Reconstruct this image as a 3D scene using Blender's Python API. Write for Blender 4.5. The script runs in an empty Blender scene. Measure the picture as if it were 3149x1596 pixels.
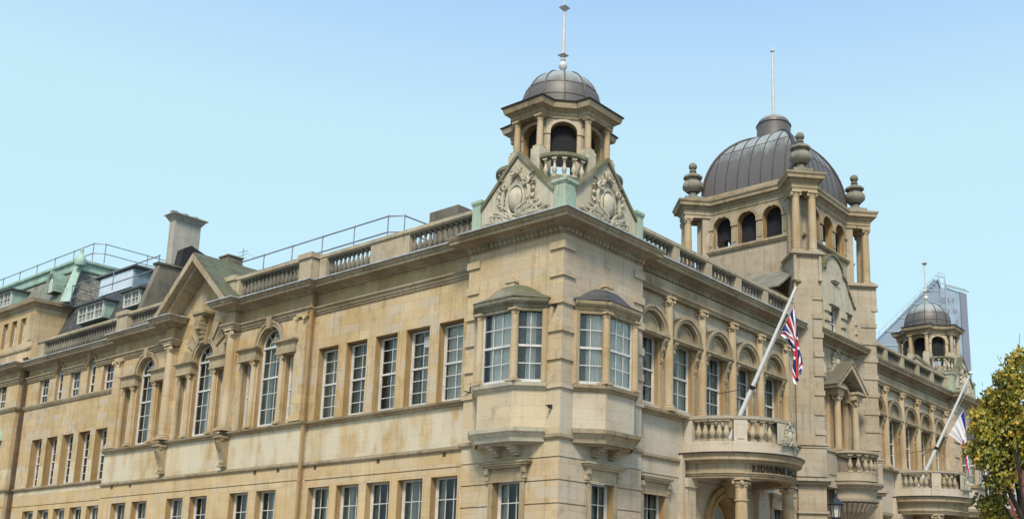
import bpy, bmesh, math, random
from mathutils import Vector, Matrix
R=math.radians; PI=math.pi; rnd=random.Random(7)
sc=bpy.context.scene; C=sc.collection
# ---------------- camera (solved from the two facades' vanishing points) ----------------
cd=bpy.data.cameras.new('camera'); cam=bpy.data.objects.new('camera',cd); C.objects.link(cam); sc.camera=cam
yaw,pitch,roll=R(36.24726),R(11.52813),R(0.54969)
Fv=Vector((math.cos(pitch)*math.cos(yaw),math.cos(pitch)*math.sin(yaw),math.sin(pitch)))
rv=Vector((math.sin(yaw),-math.cos(yaw),0)); uv=rv.cross(Fv)
Rv=rv*math.cos(roll)+uv*math.sin(roll); Uv=-rv*math.sin(roll)+uv*math.cos(roll)
cam.matrix_world=Matrix(((Rv.x,Uv.x,-Fv.x,-19.63537),(Rv.y,Uv.y,-Fv.y,-17.04266),(Rv.z,Uv.z,-Fv.z,1.6),(0,0,0,1)))
cd.sensor_fit='HORIZONTAL'; cd.sensor_width=36; cd.lens=3106.148*36/3149; cd.shift_x=-0.12704; cd.shift_y=0.12257
cd.clip_start=0.1; cd.clip_end=3000
# ---------------- world, sun, exposure ----------------
SUN_EL,SUN_AZ=R(50),R(214)      # direction towards the sun, angle from +X
w=bpy.data.worlds.new('World'); sc.world=w; w.use_nodes=True
wn=w.node_tree; wn.nodes.clear()
def N(t,ty,**k):
    n=t.nodes.new(ty)
    for a,b in k.items(): setattr(n,a,b)
    return n
sky=N(wn,'ShaderNodeTexSky',sky_type='NISHITA',sun_disc=False,sun_elevation=SUN_EL,sun_rotation=PI/2-SUN_AZ,air_density=1.2,dust_density=2.0,ozone_density=1.5)
tc=N(wn,'ShaderNodeTexCoord'); sx=N(wn,'ShaderNodeSeparateXYZ'); cr=N(wn,'ShaderNodeValToRGB')
wn.links.new(tc.outputs['Generated'],sx.inputs[0]); wn.links.new(sx.outputs[2],cr.inputs[0])
el=cr.color_ramp.elements
el[0].position=0.0; el[0].color=(.50,.74,.87,1)
el[1].position=0.62; el[1].color=(.30,.48,.93,1)
for p_,c_ in((.16,(.55,.81,.865,1)),(.42,(.55,.81,.885,1)),(.485,(.47,.715,.90,1)),(.535,(.40,.625,.91,1))):
    e=el.new(p_); e.color=c_
b1=N(wn,'ShaderNodeBackground'); b1.inputs[1].default_value=0.05
b2=N(wn,'ShaderNodeBackground'); b2.inputs[1].default_value=0.88
ad=N(wn,'ShaderNodeAddShader'); wo=N(wn,'ShaderNodeOutputWorld')
wn.links.new(sky.outputs[0],b1.inputs[0]); wn.links.new(cr.outputs[0],b2.inputs[0])
wn.links.new(b1.outputs[0],ad.inputs[0]); wn.links.new(b2.outputs[0],ad.inputs[1]); wn.links.new(ad.outputs[0],wo.inputs[0])
sl=bpy.data.lights.new('sun','SUN'); sl.energy=4.3; sl.angle=R(13); sl.color=(1,.90,.75)
so=bpy.data.objects.new('sun',sl); C.objects.link(so)
sd=Vector((math.cos(SUN_EL)*math.cos(SUN_AZ),math.cos(SUN_EL)*math.sin(SUN_AZ),math.sin(SUN_EL)))
so.rotation_euler=sd.to_track_quat('Z','Y').to_euler(); so.location=(-20,-30,40)
vs=sc.view_settings; vs.view_transform='Standard'; vs.look='None'; vs.exposure=0.0; vs.gamma=1
# ---------------- materials ----------------
def base(name):
    m=bpy.data.materials.new(name); m.use_nodes=True; t=m.node_tree; b=t.nodes['Principled BSDF']; return m,t,b
def L(t,a,b): t.links.new(a,b)
def mathn(t,op,a,b=None,clamp=False):
    n=N(t,'ShaderNodeMath',operation=op,use_clamp=clamp)
    for i,v in enumerate((a,b)):
        if v is None: continue
        if isinstance(v,(int,float)): n.inputs[i].default_value=v
        else: L(t,v,n.inputs[i])
    return n.outputs[0]
def mixc(t,fac,a,b,mode='MIX'):
    n=N(t,'ShaderNodeMix',data_type='RGBA',blend_type=mode)
    for i,v in((0,fac),(6,a),(7,b)):
        if isinstance(v,(int,float)): n.inputs[i].default_value=v
        elif isinstance(v,tuple): n.inputs[i].default_value=(*v,1)
        else: L(t,v,n.inputs[i])
    return n.outputs[2]
def noise(t,vec,scale,detail=3,rough=.55):
    n=N(t,'ShaderNodeTexNoise'); n.inputs['Scale'].default_value=scale; n.inputs['Detail'].default_value=detail; n.inputs['Roughness'].default_value=rough
    L(t,vec,n.inputs['Vector']); return n.outputs['Fac']
def ramp(t,fac,a,b,ca=(0,0,0),cb=(1,1,1)):
    n=N(t,'ShaderNodeValToRGB'); e=n.color_ramp.elements; e[0].position=a; e[1].position=b; e[0].color=(*ca,1); e[1].color=(*cb,1); L(t,fac,n.inputs[0]); return n.outputs[0]
def scaled(t,vec,s):
    n=N(t,'ShaderNodeMapping'); n.inputs['Scale'].default_value=s; L(t,vec,n.inputs[0]); return n.outputs[0]
def stone(name,ca,cb,cdark,brick=True,streak=.5,soot=.6,grey=(.42,.39,.32),greyamt=.5,moss=0.0,zones=()):
    m,t,b=base(name); g=N(t,'ShaderNodeNewGeometry'); pos=g.outputs['Position']
    s=N(t,'ShaderNodeSeparateXYZ'); L(t,pos,s.inputs[0])
    u=mathn(t,'ADD',s.outputs[0],s.outputs[1])
    cmb=N(t,'ShaderNodeCombineXYZ'); L(t,u,cmb.inputs[0]); L(t,s.outputs[2],cmb.inputs[1])
    n1=noise(t,pos,.55,4); n2=noise(t,scaled(t,pos,(1,1,1)),2.4,5,.6)
    col=mixc(t,ramp(t,n1,.38,.64),ca,cb)
    if brick:
        br=N(t,'ShaderNodeTexBrick',offset=.5); br.inputs['Scale'].default_value=1; br.inputs['Brick Width'].default_value=.78; br.inputs['Row Height'].default_value=.302
        br.inputs['Mortar Size'].default_value=.005; br.inputs['Mortar Smooth'].default_value=.4; br.inputs['Color1'].default_value=(0,0,0,1); br.inputs['Color2'].default_value=(1,1,1,1); br.inputs['Mortar'].default_value=(.5,.5,.5,1); br.inputs['Bias'].default_value=0
        L(t,cmb.outputs[0],br.inputs['Vector'])
        col=mixc(t,mathn(t,'MULTIPLY',br.outputs['Color'],.55),col,tuple(x*y for x,y in zip(ca,(.80,.71,.60))))
        br2=N(t,'ShaderNodeTexBrick',offset=.35); br2.inputs['Scale'].default_value=1; br2.inputs['Brick Width'].default_value=.78; br2.inputs['Row Height'].default_value=.302; br2.inputs['Mortar Size'].default_value=0
        br2.inputs['Color1'].default_value=(0,0,0,1); br2.inputs['Color2'].default_value=(1,1,1,1); L(t,cmb.outputs[0],br2.inputs['Vector'])
        col=mixc(t,mathn(t,'MULTIPLY',ramp(t,br2.outputs['Color'],.62,.9),.5),col,tuple(min(1,g_*1.22) for g_ in grey))
        col=mixc(t,mathn(t,'MULTIPLY',br.outputs['Fac'],.3),col,cdark)
    # patches of grey weathering and vertical run-off streaks
    gp=ramp(t,noise(t,scaled(t,pos,(1,1,.6)),.8,5,.62),.50,.66)
    col=mixc(t,mathn(t,'MULTIPLY',gp,greyamt),col,grey)
    st=noise(t,scaled(t,pos,(7.5,7.5,.42)),1.0,5,.68)
    col=mixc(t,mathn(t,'MULTIPLY',ramp(t,st,.53,.74),streak),col,cdark)
    col=mixc(t,mathn(t,'MULTIPLY',ramp(t,n2,.54,.74),.40),col,cdark)
    for (z0,z1,cc,am) in zones:      # height bands: paler, rain-washed stone below the sills, patchy brown below the cornice
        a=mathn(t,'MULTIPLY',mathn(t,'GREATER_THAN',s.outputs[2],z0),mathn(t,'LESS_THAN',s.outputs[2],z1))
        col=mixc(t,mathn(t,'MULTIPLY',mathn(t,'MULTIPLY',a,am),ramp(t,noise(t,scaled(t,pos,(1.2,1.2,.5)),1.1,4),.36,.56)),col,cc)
    sn=N(t,'ShaderNodeSeparateXYZ'); L(t,g.outputs['Normal'],sn.inputs[0])
    up=ramp(t,sn.outputs[2],.35,.8)
    col=mixc(t,mathn(t,'MULTIPLY',up,soot),col,(.085,.083,.065))
    if moss: col=mixc(t,mathn(t,'MULTIPLY',ramp(t,noise(t,pos,1.6,5,.65),.44,.6),moss),col,(.085,.10,.04))
    L(t,col,b.inputs['Base Color']); b.inputs['Roughness'].default_value=.9; b.inputs['Specular IOR Level'].default_value=.2
    bp=N(t,'ShaderNodeBump'); bp.inputs['Strength'].default_value=.45; bp.inputs['Distance'].default_value=.03
    h=noise(t,pos,14,5,.65)
    if brick: h=mathn(t,'SUBTRACT',h,mathn(t,'MULTIPLY',br.outputs['Fac'],.8))
    L(t,h,bp.inputs['Height']); L(t,bp.outputs[0],b.inputs['Normal'])
    return m
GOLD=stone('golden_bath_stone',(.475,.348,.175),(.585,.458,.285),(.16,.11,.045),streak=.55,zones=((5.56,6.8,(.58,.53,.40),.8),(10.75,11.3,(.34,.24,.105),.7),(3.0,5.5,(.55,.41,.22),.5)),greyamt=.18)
PARA=stone('parapet_stone',(.36,.30,.20),(.46,.39,.27),(.10,.085,.06),brick=False,streak=.55,soot=.9,grey=(.26,.245,.20),greyamt=.6)
TOWER=stone('tower_stone',(.37,.305,.215),(.46,.395,.295),(.13,.10,.065),streak=.62,grey=(.33,.31,.25),greyamt=.5)
GREY=stone('grey_bath_stone',(.455,.365,.255),(.555,.47,.35),(.15,.12,.07),streak=.52,zones=((5.0,6.9,(.52,.47,.38),.6),),greyamt=.4)
PAV=stone('corner_bath_stone',(.495,.378,.22),(.59,.475,.31),(.17,.125,.06),streak=.5,zones=((5.0,6.9,(.54,.46,.32),.5),),greyamt=.35)
TRIM=stone('moulded_stone',(.30,.23,.135),(.43,.35,.23),(.055,.045,.027),brick=False,streak=.7,soot=.85,greyamt=.3)
COLM=stone('column_stone',(.40,.29,.155),(.50,.405,.27),(.17,.11,.05),brick=False,streak=.6,soot=.5,greyamt=.25)
WEATH=stone('weathered_stone',(.12,.108,.082),(.215,.195,.15),(.035,.032,.026),brick=False,streak=.65,soot=.85,grey=(.15,.145,.12),greyamt=.6)
PALE=stone('pale_carved_stone',(.47,.425,.31),(.55,.50,.38),(.17,.145,.10),brick=False,streak=.55,soot=.6,grey=(.36,.35,.29),greyamt=.5,moss=.06)
MOSSY=stone('mossy_stone',(.17,.155,.10),(.30,.27,.19),(.07,.07,.045),brick=False,streak=.5,soot=.6,greyamt=.5,moss=.6)
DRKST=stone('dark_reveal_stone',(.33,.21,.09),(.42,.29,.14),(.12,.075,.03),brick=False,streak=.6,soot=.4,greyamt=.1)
def simple(name,col,rough=.6,metal=0,var=.0,vs_=3,spec=.5,bump=0):
    m,t,b=base(name); b.inputs['Roughness'].default_value=rough; b.inputs['Metallic'].default_value=metal; b.inputs['Specular IOR Level'].default_value=spec
    g=N(t,'ShaderNodeNewGeometry')
    n=noise(t,g.outputs['Position'],vs_,4,.6)
    L(t,mixc(t,ramp(t,n,.35,.68),tuple(c*(1-var) for c in col),tuple(min(1,c*(1+var)) for c in col)),b.inputs['Base Color'])
    if bump:
        bp=N(t,'ShaderNodeBump'); bp.inputs['Strength'].default_value=bump; bp.inputs['Distance'].default_value=.02
        L(t,noise(t,g.outputs['Position'],10,5),bp.inputs['Height']); L(t,bp.outputs[0],b.inputs['Normal'])
    return m
WHITE=simple('white_paint',(.55,.54,.50),.45,var=.12)
POLEW=simple('pole_paint',(.70,.72,.70),.35,var=.06)
BLACK=simple('black_iron',(.02,.02,.022),.4,var=.3)
STEEL=simple('galvanised_steel',(.30,.30,.31),.45,.6,var=.25)
def room_mat():
    m,t,b=base('room_behind_glass'); oi=N(t,'ShaderNodeObjectInfo'); L(t,mixc(t,ramp(t,oi.outputs['Random'],.15,.85),(.05,.055,.055),(.52,.54,.49)),b.inputs['Base Color']); b.inputs['Roughness'].default_value=.9; return m
DARKIN=simple('dark_recess',(.02,.02,.021),.9,var=.3); ROOM=room_mat()
LEAD=simple('lead_sheet',(.072,.074,.077),.5,.2,var=.25)
LEADED=simple('lead_edge',(.40,.42,.42),.5,.1,var=.3)
COPPER=simple('green_copper',(.28,.40,.325),.65,0,var=.2,vs_=2,bump=.1)
COPST=stone('copper_stained_stone',(.30,.42,.33),(.40,.44,.33),(.09,.12,.085),brick=False,streak=.6,soot=.6,grey=(.33,.31,.22),greyamt=.7)
PIPE=simple('brown_pipe',(.10,.065,.04),.6,var=.3)
CURT=simple('curtain_cloth',(.62,.62,.57),.9,var=.15)
VENT=simple('vent_grille',(.07,.05,.035),.8,var=.2)
BLIND=simple('grey_blind',(.26,.28,.265),.9,var=.25)
def vary(m,lo):
    t=m.node_tree; b=t.nodes['Principled BSDF']; oi=N(t,'ShaderNodeObjectInfo'); src=b.inputs['Base Color'].links[0].from_socket
    L(t,mixc(t,ramp(t,oi.outputs['Random'],.1,.9),lo,src),b.inputs['Base Color'])
vary(CURT,(.20,.22,.20)); vary(BLIND,(.07,.075,.075))
def dome_mat():
    m,t,b=base('patinated_copper_dome'); g=N(t,'ShaderNodeNewGeometry'); pos=g.outputs['Position']
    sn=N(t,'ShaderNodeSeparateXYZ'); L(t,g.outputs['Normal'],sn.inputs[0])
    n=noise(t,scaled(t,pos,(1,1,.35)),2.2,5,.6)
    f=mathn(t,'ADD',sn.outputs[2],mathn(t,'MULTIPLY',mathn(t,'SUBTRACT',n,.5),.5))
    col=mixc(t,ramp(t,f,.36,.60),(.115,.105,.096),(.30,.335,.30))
    col=mixc(t,mathn(t,'MULTIPLY',ramp(t,noise(t,scaled(t,pos,(5,5,.6)),1,4),.5,.75),.45),col,(.15,.15,.125))
    L(t,col,b.inputs['Base Color']); b.inputs['Roughness'].default_value=.5; b.inputs['Specular IOR Level'].default_value=.45; b.inputs['Metallic'].default_value=.12
    bp=N(t,'ShaderNodeBump'); bp.inputs['Strength'].default_value=.25; bp.inputs['Distance'].default_value=.03; L(t,noise(t,pos,3,4),bp.inputs['Height']); L(t,bp.outputs[0],b.inputs['Normal'])
    return m
DOME=dome_mat(); SEAM=simple('dome_seam',(.045,.036,.03),.5,var=.2)
def slate_mat(name,ca,cb,moss=0):
    m,t,b=base(name); g=N(t,'ShaderNodeNewGeometry'); pos=g.outputs['Position']; s=N(t,'ShaderNodeSeparateXYZ'); L(t,pos,s.inputs[0])
    cmb=N(t,'ShaderNodeCombineXYZ'); L(t,mathn(t,'ADD',s.outputs[0],s.outputs[1]),cmb.inputs[0]); L(t,s.outputs[2],cmb.inputs[1])
    br=N(t,'ShaderNodeTexBrick',offset=.5); br.inputs['Scale'].default_value=1; br.inputs['Brick Width'].default_value=.42; br.inputs['Row Height'].default_value=.17; br.inputs['Mortar Size'].default_value=.012
    br.inputs['Color1'].default_value=(*ca,1); br.inputs['Color2'].default_value=(*cb,1); br.inputs['Mortar'].default_value=(.03,.032,.03,1); L(t,cmb.outputs[0],br.inputs['Vector'])
    col=br.outputs['Color']
    col=mixc(t,mathn(t,'MULTIPLY',ramp(t,noise(t,pos,1.5,5),.4,.7),.5),col,tuple(x*.6 for x in ca))
    if moss: col=mixc(t,mathn(t,'MULTIPLY',ramp(t,noise(t,pos,2.5,5,.65),.4,.6),moss),col,(.10,.12,.045))
    L(t,col,b.inputs['Base Color']); b.inputs['Roughness'].default_value=.7
    bp=N(t,'ShaderNodeBump'); bp.inputs['Strength'].default_value=.5; bp.inputs['Distance'].default_value=.02; bp.invert=True; L(t,br.outputs['Fac'],bp.inputs['Height']); L(t,bp.outputs[0],b.inputs['Normal'])
    return m
SLATE=slate_mat('grey_slate',(.17,.165,.125),(.27,.26,.20)); MSLATE=slate_mat('mossy_slate',(.075,.075,.05),(.13,.125,.09),.9); DSLATE=slate_mat('dark_slate',(.045,.05,.05),(.09,.095,.09))
def glass_mat():
    m,t,b=base('window_glass'); t.nodes.remove(b); o=t.nodes['Material Output']
    tr=N(t,'ShaderNodeBsdfTransparent'); tr.inputs[0].default_value=(.90,.93,.91,1); gl=N(t,'ShaderNodeBsdfGlossy'); gl.inputs['Roughness'].default_value=.03; gl.inputs[0].default_value=(.9,.9,.9,1)
    g=N(t,'ShaderNodeNewGeometry'); bp=N(t,'ShaderNodeBump'); bp.inputs['Strength'].default_value=.06; bp.inputs['Distance'].default_value=.05; L(t,noise(t,g.outputs['Position'],3,2),bp.inputs['Height']); L(t,bp.outputs[0],gl.inputs['Normal'])
    fr=N(t,'ShaderNodeFresnel'); fr.inputs[0].default_value=1.52; mx=N(t,'ShaderNodeMixShader')
    L(t,mathn(t,'MULTIPLY',fr.outputs[0],.9,True),mx.inputs[0]); L(t,tr.outputs[0],mx.inputs[1]); L(t,gl.outputs[0],mx.inputs[2]); L(t,mx.outputs[0],o.inputs[0]); return m
GLASS=glass_mat()
# ---------------- mesh helpers ----------------
class Fr:
    def __init__(s,o,u,n): s.o=Vector((*o,0)); s.u=Vector((*u,0)).normalized(); s.n=Vector((*n,0)).normalized()
    def p(s,u,n,z): return s.o+s.u*u+s.n*n+Vector((0,0,z))
FL=Fr((0,0),(0,1),(-1,0)); FR=Fr((0,0),(1,0),(0,-1)); F0=FR
class M:
    def __init__(s): s.v=[]; s.f=[]; s.mi=[]; s.c=[(0,0)]
    def cut(s):
        if len(s.f)>s.c[-1][1]: s.c.append((len(s.v),len(s.f)))
    def poly(s,pts,mi=0):
        i=len(s.v); s.v+= [tuple(p) for p in pts]; s.f.append(tuple(range(i,i+len(pts)))); s.mi.append(mi)
    def add(s,vs,fs,mi=0):
        i=len(s.v); s.v+=[tuple(p) for p in vs]; s.f+=[tuple(i+k for k in f) for f in fs]; s.mi+=[mi]*len(fs)
    def hexa(s,p,mi=0): s.add(p,((0,3,2,1),(4,5,6,7),(0,1,5,4),(1,2,6,5),(2,3,7,6),(3,0,4,7)),mi)
    def box(s,x0,x1,y0,y1,z0,z1,mi=0): s.hexa([(x0,y0,z0),(x1,y0,z0),(x1,y1,z0),(x0,y1,z0),(x0,y0,z1),(x1,y0,z1),(x1,y1,z1),(x0,y1,z1)],mi)
    def fb(s,F,u0,u1,n0,n1,z0,z1,mi=0): s.hexa([F.p(a,b,c) for c in(z0,z1) for a,b in((u0,n0),(u1,n0),(u1,n1),(u0,n1))],mi)
    def prism(s,F,pl,n0,n1,mi=0):
        k=len(pl); s.add([F.p(a,n0,b) for a,b in pl]+[F.p(a,n1,b) for a,b in pl],[tuple(range(k)),tuple(range(2*k-1,k-1,-1))]+[(i,(i+1)%k,k+(i+1)%k,k+i) for i in range(k)],mi)
    def zp(s,pl,z0,z1,mi=0,top=None):
        k=len(pl); t=top or pl; s.add([(a,b,z0) for a,b in pl]+[(a,b,z1) for a,b in t],[tuple(range(k)),tuple(range(2*k-1,k-1,-1))]+[(i,(i+1)%k,k+(i+1)%k,k+i) for i in range(k)],mi)
    def sweep(s,path,prof,closed=False,mi=0):
        n=len(path); P=[Vector(p) for p in path]; offs=[]
        for i in range(n):
            def nr(a,b): d=(b-a).normalized(); return Vector((d.y,-d.x))
            if closed: n1=nr(P[i-1],P[i]); n2=nr(P[i],P[(i+1)%n])
            else:
                n1=nr(P[i-1],P[i]) if i>0 else nr(P[0],P[1]); n2=nr(P[i],P[i+1]) if i<n-1 else nr(P[-2],P[-1])
            b=(n1+n2); d=b.length
            b=b/d if d>1e-6 else n1; c=max(.25,b.dot(n1)); offs.append(b/c)
        k=len(prof); vs=[]
        for i in range(n):
            for o,z in prof: q=P[i]+offs[i]*o; vs.append((q.x,q.y,z))
        fs=[]; m_=n if closed else n-1
        for i in range(m_):
            a=i*k; b=((i+1)%n)*k
            for j in range(k): fs.append((a+j,a+(j+1)%k,b+(j+1)%k,b+j))
        if not closed: fs+=[tuple(range(k)),tuple(range((n-1)*k+k-1,(n-1)*k-1,-1))]
        s.add(vs,fs,mi)
    def lathe(s,c,prof,seg=12,a0=0,a1=2*PI,sx=1,sy=1,mi=0,rot=0):
        full=abs(a1-a0-2*PI)<1e-6; k=seg if full else seg+1; vs=[]
        for r,z in prof:
            for i in range(k):
                a=a0+(a1-a0)*i/seg; x=r*math.cos(a)*sx; y=r*math.sin(a)*sy
                vs.append((c[0]+x*math.cos(rot)-y*math.sin(rot),c[1]+x*math.sin(rot)+y*math.cos(rot),z+(c[2] if len(c)>2 else 0)))
        fs=[]
        for j in range(len(prof)-1):
            for i in range(seg):
                i2=(i+1)%k; fs.append((j*k+i,j*k+i2,(j+1)*k+i2,(j+1)*k+i))
        if full: fs+=[tuple(range(k-1,-1,-1)),tuple((len(prof)-1)*k+i for i in range(k))]
        s.add(vs,fs,mi)
    def tube(s,pts,r,seg=6,mi=0):
        P=[Vector(p) for p in pts]; n=len(P); rr=r if isinstance(r,(list,tuple)) else [r]*n; vs=[]; prev=None
        for i in range(n):
            d=(P[min(i+1,n-1)]-P[max(i-1,0)]).normalized()
            if prev is None: a=d.orthogonal().normalized()
            else:
                a=prev-d*prev.dot(d); a=a.normalized() if a.length>1e-6 else d.orthogonal().normalized()
            prev=a; b=d.cross(a)
            for k in range(seg):
                t=2*PI*k/seg; vs.append(P[i]+(a*math.cos(t)+b*math.sin(t))*rr[i])
        fs=[(i*seg+k,i*seg+(k+1)%seg,(i+1)*seg+(k+1)%seg,(i+1)*seg+k) for i in range(n-1) for k in range(seg)]
        fs+=[tuple(range(seg-1,-1,-1)),tuple((n-1)*seg+k for k in range(seg))]; s.add(vs,fs,mi)
    def ring(s,F,uc,zc,ri,ro,n0,n1,a0=0,a1=PI,seg=16,ez=1,mi=0):
        vs=[]
        for i in range(seg+1):
            a=a0+(a1-a0)*i/seg; c,d=math.cos(a),math.sin(a)*ez
            vs+=[F.p(uc+ri*c,n0,zc+ri*d),F.p(uc+ro*c,n0,zc+ro*d),F.p(uc+ro*c,n1,zc+ro*d),F.p(uc+ri*c,n1,zc+ri*d)]
        fs=[]
        for i in range(seg):
            a=i*4
            for j in range(4): fs.append((a+j,a+(j+1)%4,a+4+(j+1)%4,a+4+j))
        fs+=[(0,1,2,3),(seg*4+3,seg*4+2,seg*4+1,seg*4)]; s.add(vs,fs,mi)
    def obj(s,name,mats,parent=None,smooth=False,label=None,kind=None,loc=None,rotz=0,recalc=True):
        me=bpy.data.meshes.new(name); me.from_pydata(s.v,[],s.f)
        mats=mats if isinstance(mats,(list,tuple)) else [mats]
        for m in mats: me.materials.append(m)
        me.polygons.foreach_set('material_index',s.mi)
        bm=bmesh.new(); bm.from_mesh(me)
        if smooth: bmesh.ops.remove_doubles(bm,verts=bm.verts,dist=1e-5)
        if recalc: bmesh.ops.recalc_face_normals(bm,faces=bm.faces)
        if smooth:
            for f in bm.faces: f.smooth=True
            for e in bm.edges:
                if len(e.link_faces)==2 and e.calc_face_angle(0)>R(38): e.smooth=False
        bm.to_mesh(me); bm.free(); me.update()
        o=bpy.data.objects.new(name,me); C.objects.link(o)
        if parent: o.parent=parent
        if loc: o.location=loc
        if rotz: o.rotation_euler=(0,0,rotz)
        if label: o['label']=label
        if kind: o['kind']=kind
        return o
def objs(m,name,mats,parent=None,**k):
    """one object per piece, pieces being divided by m.cut()"""
    m.cut(); out=[]
    for (v0,f0),(v1,f1) in zip(m.c,m.c[1:]):
        q=M(); q.v=m.v[v0:v1]; q.f=[tuple(i-v0 for i in f) for f in m.f[f0:f1]]; q.mi=m.mi[f0:f1]; out.append(q.obj(name,mats,parent,**k))
    return out
def empty(name,loc=(0,0,0),parent=None):
    o=bpy.data.objects.new(name,None); C.objects.link(o); o.location=loc; o.empty_display_size=.3
    if parent: o.parent=parent
    return o
def tag(o,label,cat,group=None):
    o['label']=label; o['category']=cat
    if group: o['group']=group
    return o
def inst(src,parent,loc,rotz=0,keep=False):
    o=src.copy(); C.objects.link(o); o.parent=parent; o.location=loc; o.rotation_euler=(0,0,rotz)
    for ch in list(src.children):
        c=ch.copy(); C.objects.link(c); c.parent=o
    return o
def shift(src,parent,dx,dy=0):
    o=src.copy(); C.objects.link(o); o.parent=parent; o.location=src.location+Vector((dx,dy,0))
    for ch in list(src.children):
        c=ch.copy(); C.objects.link(c); c.parent=o
        for g in list(ch.children):
            q=g.copy(); C.objects.link(q); q.parent=c
    return o
def wall(m,F,u0,u1,z0,z1,n0=0,holes=(),grooves=(),g=.035,gh=.035,mi=0,rmi=1):
    """front skin of a wall with real openings and reveals; holes=(ua,ub,za,zb,depth,arch)"""
    us={u0,u1}; zs={z0,z1}
    for h in holes:
        us|={h[0],h[1]}; zs|={h[2],h[3]}
        if h[5]: zs.add(h[3]+(h[1]-h[0])/2*h[6] if len(h)>6 else h[3]+(h[1]-h[0])/2)
    for z in grooves: zs|={z-gh/2,z+gh/2}
    us=sorted(a for a in us if u0-1e-6<=a<=u1+1e-6); zs=sorted(a for a in zs if z0-1e-6<=a<=z1+1e-6)
    def state(u,z):
        for h in holes:
            if h[0]<u<h[1]:
                if h[2]<z<h[3]: return -h[4],False
                if h[5]:
                    e=h[6] if len(h)>6 else 1
                    if h[3]<=z<h[3]+(h[1]-h[0])/2*e: return 0,None
        for q in grooves:
            if abs(z-q)<gh/2: return -g,True
        return 0,True
    nu,nz=len(us)-1,len(zs)-1
    S=[[state((us[i]+us[i+1])/2,(zs[j]+zs[j+1])/2) for j in range(nz)] for i in range(nu)]
    for i in range(nu):
        for j in range(nz):
            d,k=S[i][j]; a,b,c,e=us[i],us[i+1],zs[j],zs[j+1]
            if k: m.poly([F.p(a,n0+d,c),F.p(b,n0+d,c),F.p(b,n0+d,e),F.p(a,n0+d,e)],mi)
            if i<nu-1 and S[i+1][j][0]!=d and not(k is None and not S[i+1][j][1]) :
                d2,k2=S[i+1][j]; m.poly([F.p(b,n0+d,c),F.p(b,n0+d2,c),F.p(b,n0+d2,e),F.p(b,n0+d,e)],rmi if (k is False or k2 is False) else mi)
            if j<nz-1:
                d2,k2=S[i][j+1]
                if d2!=d and not (k is False and k2 is None): m.poly([F.p(a,n0+d,e),F.p(b,n0+d,e),F.p(b,n0+d2,e),F.p(a,n0+d2,e)],rmi if (k is False or k2 is False) else mi)
    for h in holes:
        if not h[5]: continue
        e_=h[6] if len(h)>6 else 1
        uc=(h[0]+h[1])/2; r=(h[1]-h[0])/2; zc=h[3]; sg=12
        for s_ in(-1,1):
            arc=[(uc+s_*r*math.cos(PI/2*i/sg),zc+r*e_*math.sin(PI/2*i/sg)) for i in range(sg+1)]
            for i in range(sg):
                (a,b),(c,d)=arc[i],arc[i+1]
                m.poly([F.p(uc+s_*r,n0,b) ,F.p(a,n0,b),F.p(c,n0,d),F.p(uc+s_*r,n0,d)] if i>0 else [F.p(a,n0,b),F.p(c,n0,d),F.p(uc+s_*r,n0,d)],mi)
                m.poly([F.p(a,n0,b),F.p(c,n0,d),F.p(c,n0-h[4],d),F.p(a,n0-h[4],b)],rmi)
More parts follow.
